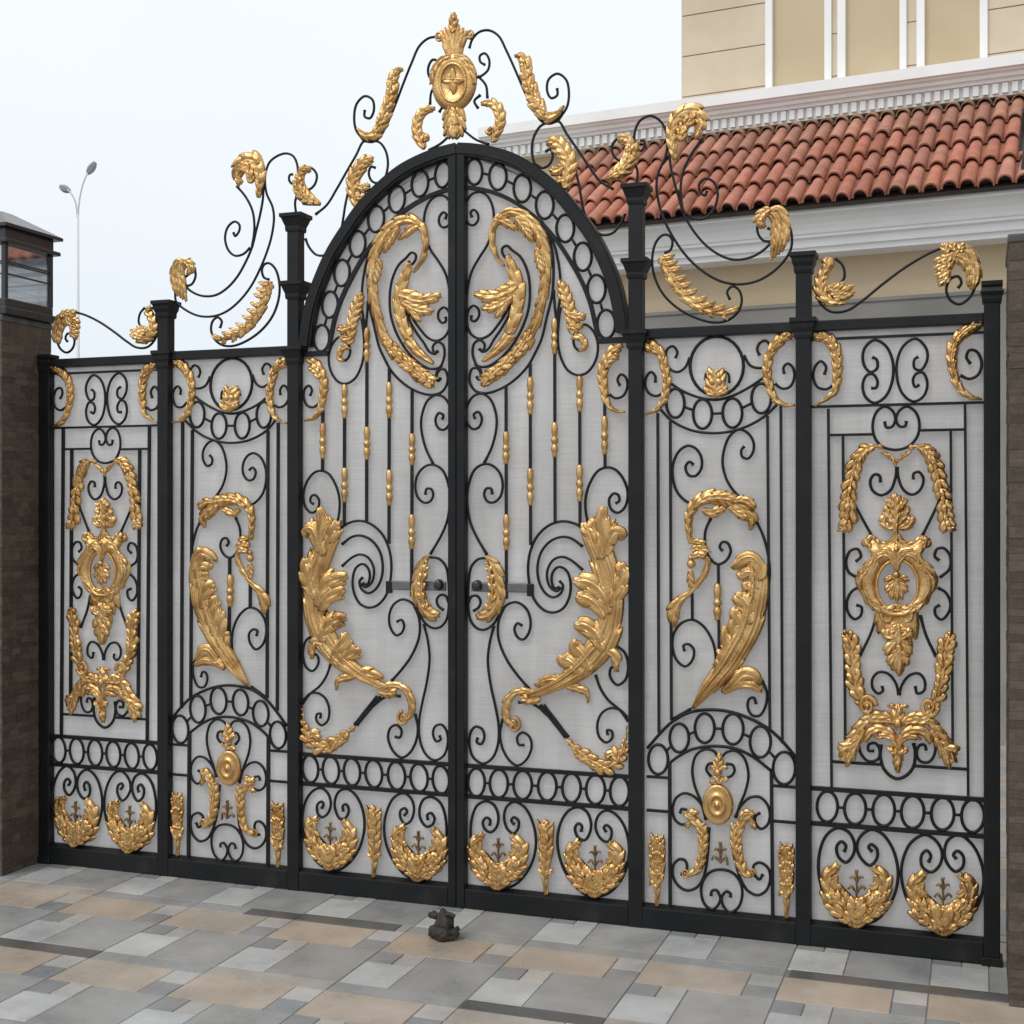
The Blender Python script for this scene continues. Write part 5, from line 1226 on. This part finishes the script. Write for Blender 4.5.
bm = bmesh.new(); lumpy(bm, (gx-.002, gy, .096), (.013, .013, .018), 3); lumpy(bm, (gx-.034, gy, .084), (.022, .014, .014), 4, .3)
tube(bm, [(gx, .088), (gx+.028, .093), (gx+.047, .087)], .0085, gy); obj('stop_prong', bm, 'lump', stop)
bm = bmesh.new(); tube(bm, [(gx+.03, .036), (gx+.052, .038), (gx+.062, .046)], .010, gy); tube(bm, [(gx+.02, .012), (gx+.045, .010)], .009, gy-.02, smooth=False); obj('stop_prong', bm, 'lump', stop)

# ------------------------------------------------------------------ ground
def structure(o): o['kind'] = 'structure'; return o
bm = bmesh.new(); box(bm, -120, 120, -60, 200, -.4, -.012); structure(obj('ground', bm, 'earth', smooth=False))
bm = bmesh.new(); box(bm, -3.6, 4.2, -6.0, 5.2, -.0115, -.004); structure(obj('paving_bed', bm, 'joint', smooth=False))
rnd = random.Random(11)
bm = bmesh.new(); bm.loops.layers.float_color.new('tint')
WHT, OFF, BEI, GRY, DGR, DRK, TAN = (.40, .41, .41), (.37, .36, .345), (.36, .305, .255), (.27, .272, .27), (.225, .232, .24), (.10, .095, .09), (.33, .305, .27)
def slab(x0, x1, y0, y1, col, j=.07, zj=.0012):
    if x1-x0 < .012: return
    k = 1+rnd.uniform(-j, j); t = rnd.uniform(-.006, .006)
    zt = rnd.uniform(-zj, zj); g = .0009
    vs = [(x0+g, y0+g), (x1-g, y0+g), (x1-g, y1-g), (x0+g, y1-g)]
    e = .0022
    top = [bm.verts.new((x0+g+e, y0+g+e, zt)), bm.verts.new((x1-g-e, y0+g+e, zt)), bm.verts.new((x1-g-e, y1-g-e, zt)), bm.verts.new((x0+g+e, y1-g-e, zt))]
    bot = [bm.verts.new((x, y, -.006)) for x, y in vs]
    fs = [bm.faces.new(top)]+[bm.faces.new((bot[i], bot[(i+1) % 4], top[(i+1) % 4], top[i])) for i in range(4)]
    paint(bm, fs, (col[0]*k+t, col[1]*k, col[2]*k-t))
CW, CH, X00, Y00 = .4755, .642, -.298, -1.022
for m in range(-8, 9):
    yb = Y00+m*CH
    if yb > 4.6 or yb < -6: continue
    # the band between rows: plain grey, with dark strips where the photo shows them
    cuts = {0: [(X00-3*CW, X00-2*CW+.003), (X00+CW, X00+2*CW)], 1: [(-1.0, -.345), (1.140, 2.1)], -1: [(X00-CW, X00)], 2: [(-1.9, -1.3)], -2: [(.9, 1.5)]}.get(m, [])
    x = X00-7*CW
    edges = []
    for a, b in cuts: edges += [a, b]
    xs = sorted(set([X00+k*CW for k in range(-7, 10)]+edges))
    for a, b in zip(xs, xs[1:]):
        mid = (a+b)/2
        if b < -3.5 or a > 4.1: continue
        if any(c0 < mid < c1 for c0, c1 in cuts): slab(a, b, yb+.003, yb+.085, DRK, .1)
        else: slab(a, b, yb, yb+.085, rnd.choice((GRY, GRY, TAN)), .08)
    for k in range(-7, 10):
        x0 = X00+k*CW
        if x0 < -3.6 or x0 > 4.0: continue
        S_ = lambda a, b, c, d, col: slab(x0+a, x0+b, yb+c, yb+d, col)
        S_(0, .19, .085, .305, WHT); S_(.19, CW, .085, .42, GRY)
        S_(0, .10, .305, .42, DGR); S_(.10, .19, .305, .42, OFF)
        S_(0, .365, .42, CH, BEI if rnd.random() > .12 else TAN)
        S_(.365, CW, .42, .53, DGR); S_(.365, CW, .53, CH, OFF)
structure(obj('pavement', bm, 'paver', smooth=False))

# ------------------------------------------------------------------ sky, sun, camera
SUN_EL, SUN_AZ = R(52), R(-60)                 # azimuth measured from +Y towards +X
w = bpy.data.worlds.new('World'); bpy.context.scene.world = w; w.use_nodes = True
nt = w.node_tree; bg = nt.nodes['Background']
sky = nt.nodes.new('ShaderNodeTexSky'); sky.sky_type = 'NISHITA'; sky.sun_disc = False
sky.sun_elevation = SUN_EL; sky.sun_rotation = R(200); sky.dust_density = 4.0; sky.air_density = 1.2
sk = nt.nodes.new('ShaderNodeVectorMath'); sk.operation = 'SCALE'; sk.inputs['Scale'].default_value = 1.0
nt.links.new(sky.outputs['Color'], sk.inputs[0])
tc = nt.nodes.new('ShaderNodeTexCoord')
sx = nt.nodes.new('ShaderNodeSeparateXYZ'); nt.links.new(tc.outputs['Generated'], sx.inputs[0])
rp = ramp(nt, sx.outputs['Z'], [(0.0, (7.6, 8.2, 9.0)), (0.14, (8.2, 8.8, 9.4)), (0.30, (8.9, 9.4, 9.7)), (0.8, (10.0, 10.2, 10.4))])
cl = nd(nt, 'ShaderNodeTexNoise', Scale=2.2, Detail=5); nt.links.new(tc.outputs['Generated'], cl.inputs['Vector'])
mr = nt.nodes.new('ShaderNodeMapRange'); mr.inputs['From Min'].default_value = .3; mr.inputs['From Max'].default_value = .7
mr.inputs['To Min'].default_value = .985; mr.inputs['To Max'].default_value = 1.02; nt.links.new(cl.outputs['Fac'], mr.inputs['Value'])
sm = nt.nodes.new('ShaderNodeVectorMath'); sm.operation = 'SCALE'
nt.links.new(rp.outputs['Color'], sm.inputs[0]); nt.links.new(mr.outputs['Result'], sm.inputs['Scale'])
mx = nt.nodes.new('ShaderNodeMix'); mx.data_type = 'RGBA'; mx.inputs['Factor'].default_value = .93
nt.links.new(sk.outputs['Vector'], mx.inputs[6]); nt.links.new(sm.outputs['Vector'], mx.inputs[7])
nt.links.new(mx.outputs[2], bg.inputs['Color']); bg.inputs['Strength'].default_value = .10

ld = bpy.data.lights.new('sun', 'SUN'); ld.energy = 1.35; ld.angle = R(28); ld.color = (1, .97, .92)
lo = bpy.data.objects.new('sun', ld); C.objects.link(lo)
d = Vector((-.35, -.62, .9)).normalized(); lo.rotation_euler = (-d).to_track_quat('-Z', 'Y').to_euler(); lo.location = (0, -5, 8)
sky.sun_elevation = math.asin(d.z); sky.sun_rotation = math.atan2(d.x, d.y)

cd = bpy.data.cameras.new('camera'); cd.sensor_width = 36; cd.lens = 36*F/1024; cd.clip_end = 500; cd.clip_start = .05
co = bpy.data.objects.new('camera', cd); C.objects.link(co); co.location = CAM; co.rotation_euler = (R(90), 0, TH)
sc_ = bpy.context.scene; sc_.camera = co
sc_.view_settings.view_transform = 'Standard'; sc_.view_settings.look = 'None'; sc_.view_settings.gamma = 1; sc_.view_settings.exposure = .12
sc_.view_settings.use_curve_mapping = False
sc_.render.engine = 'CYCLES'
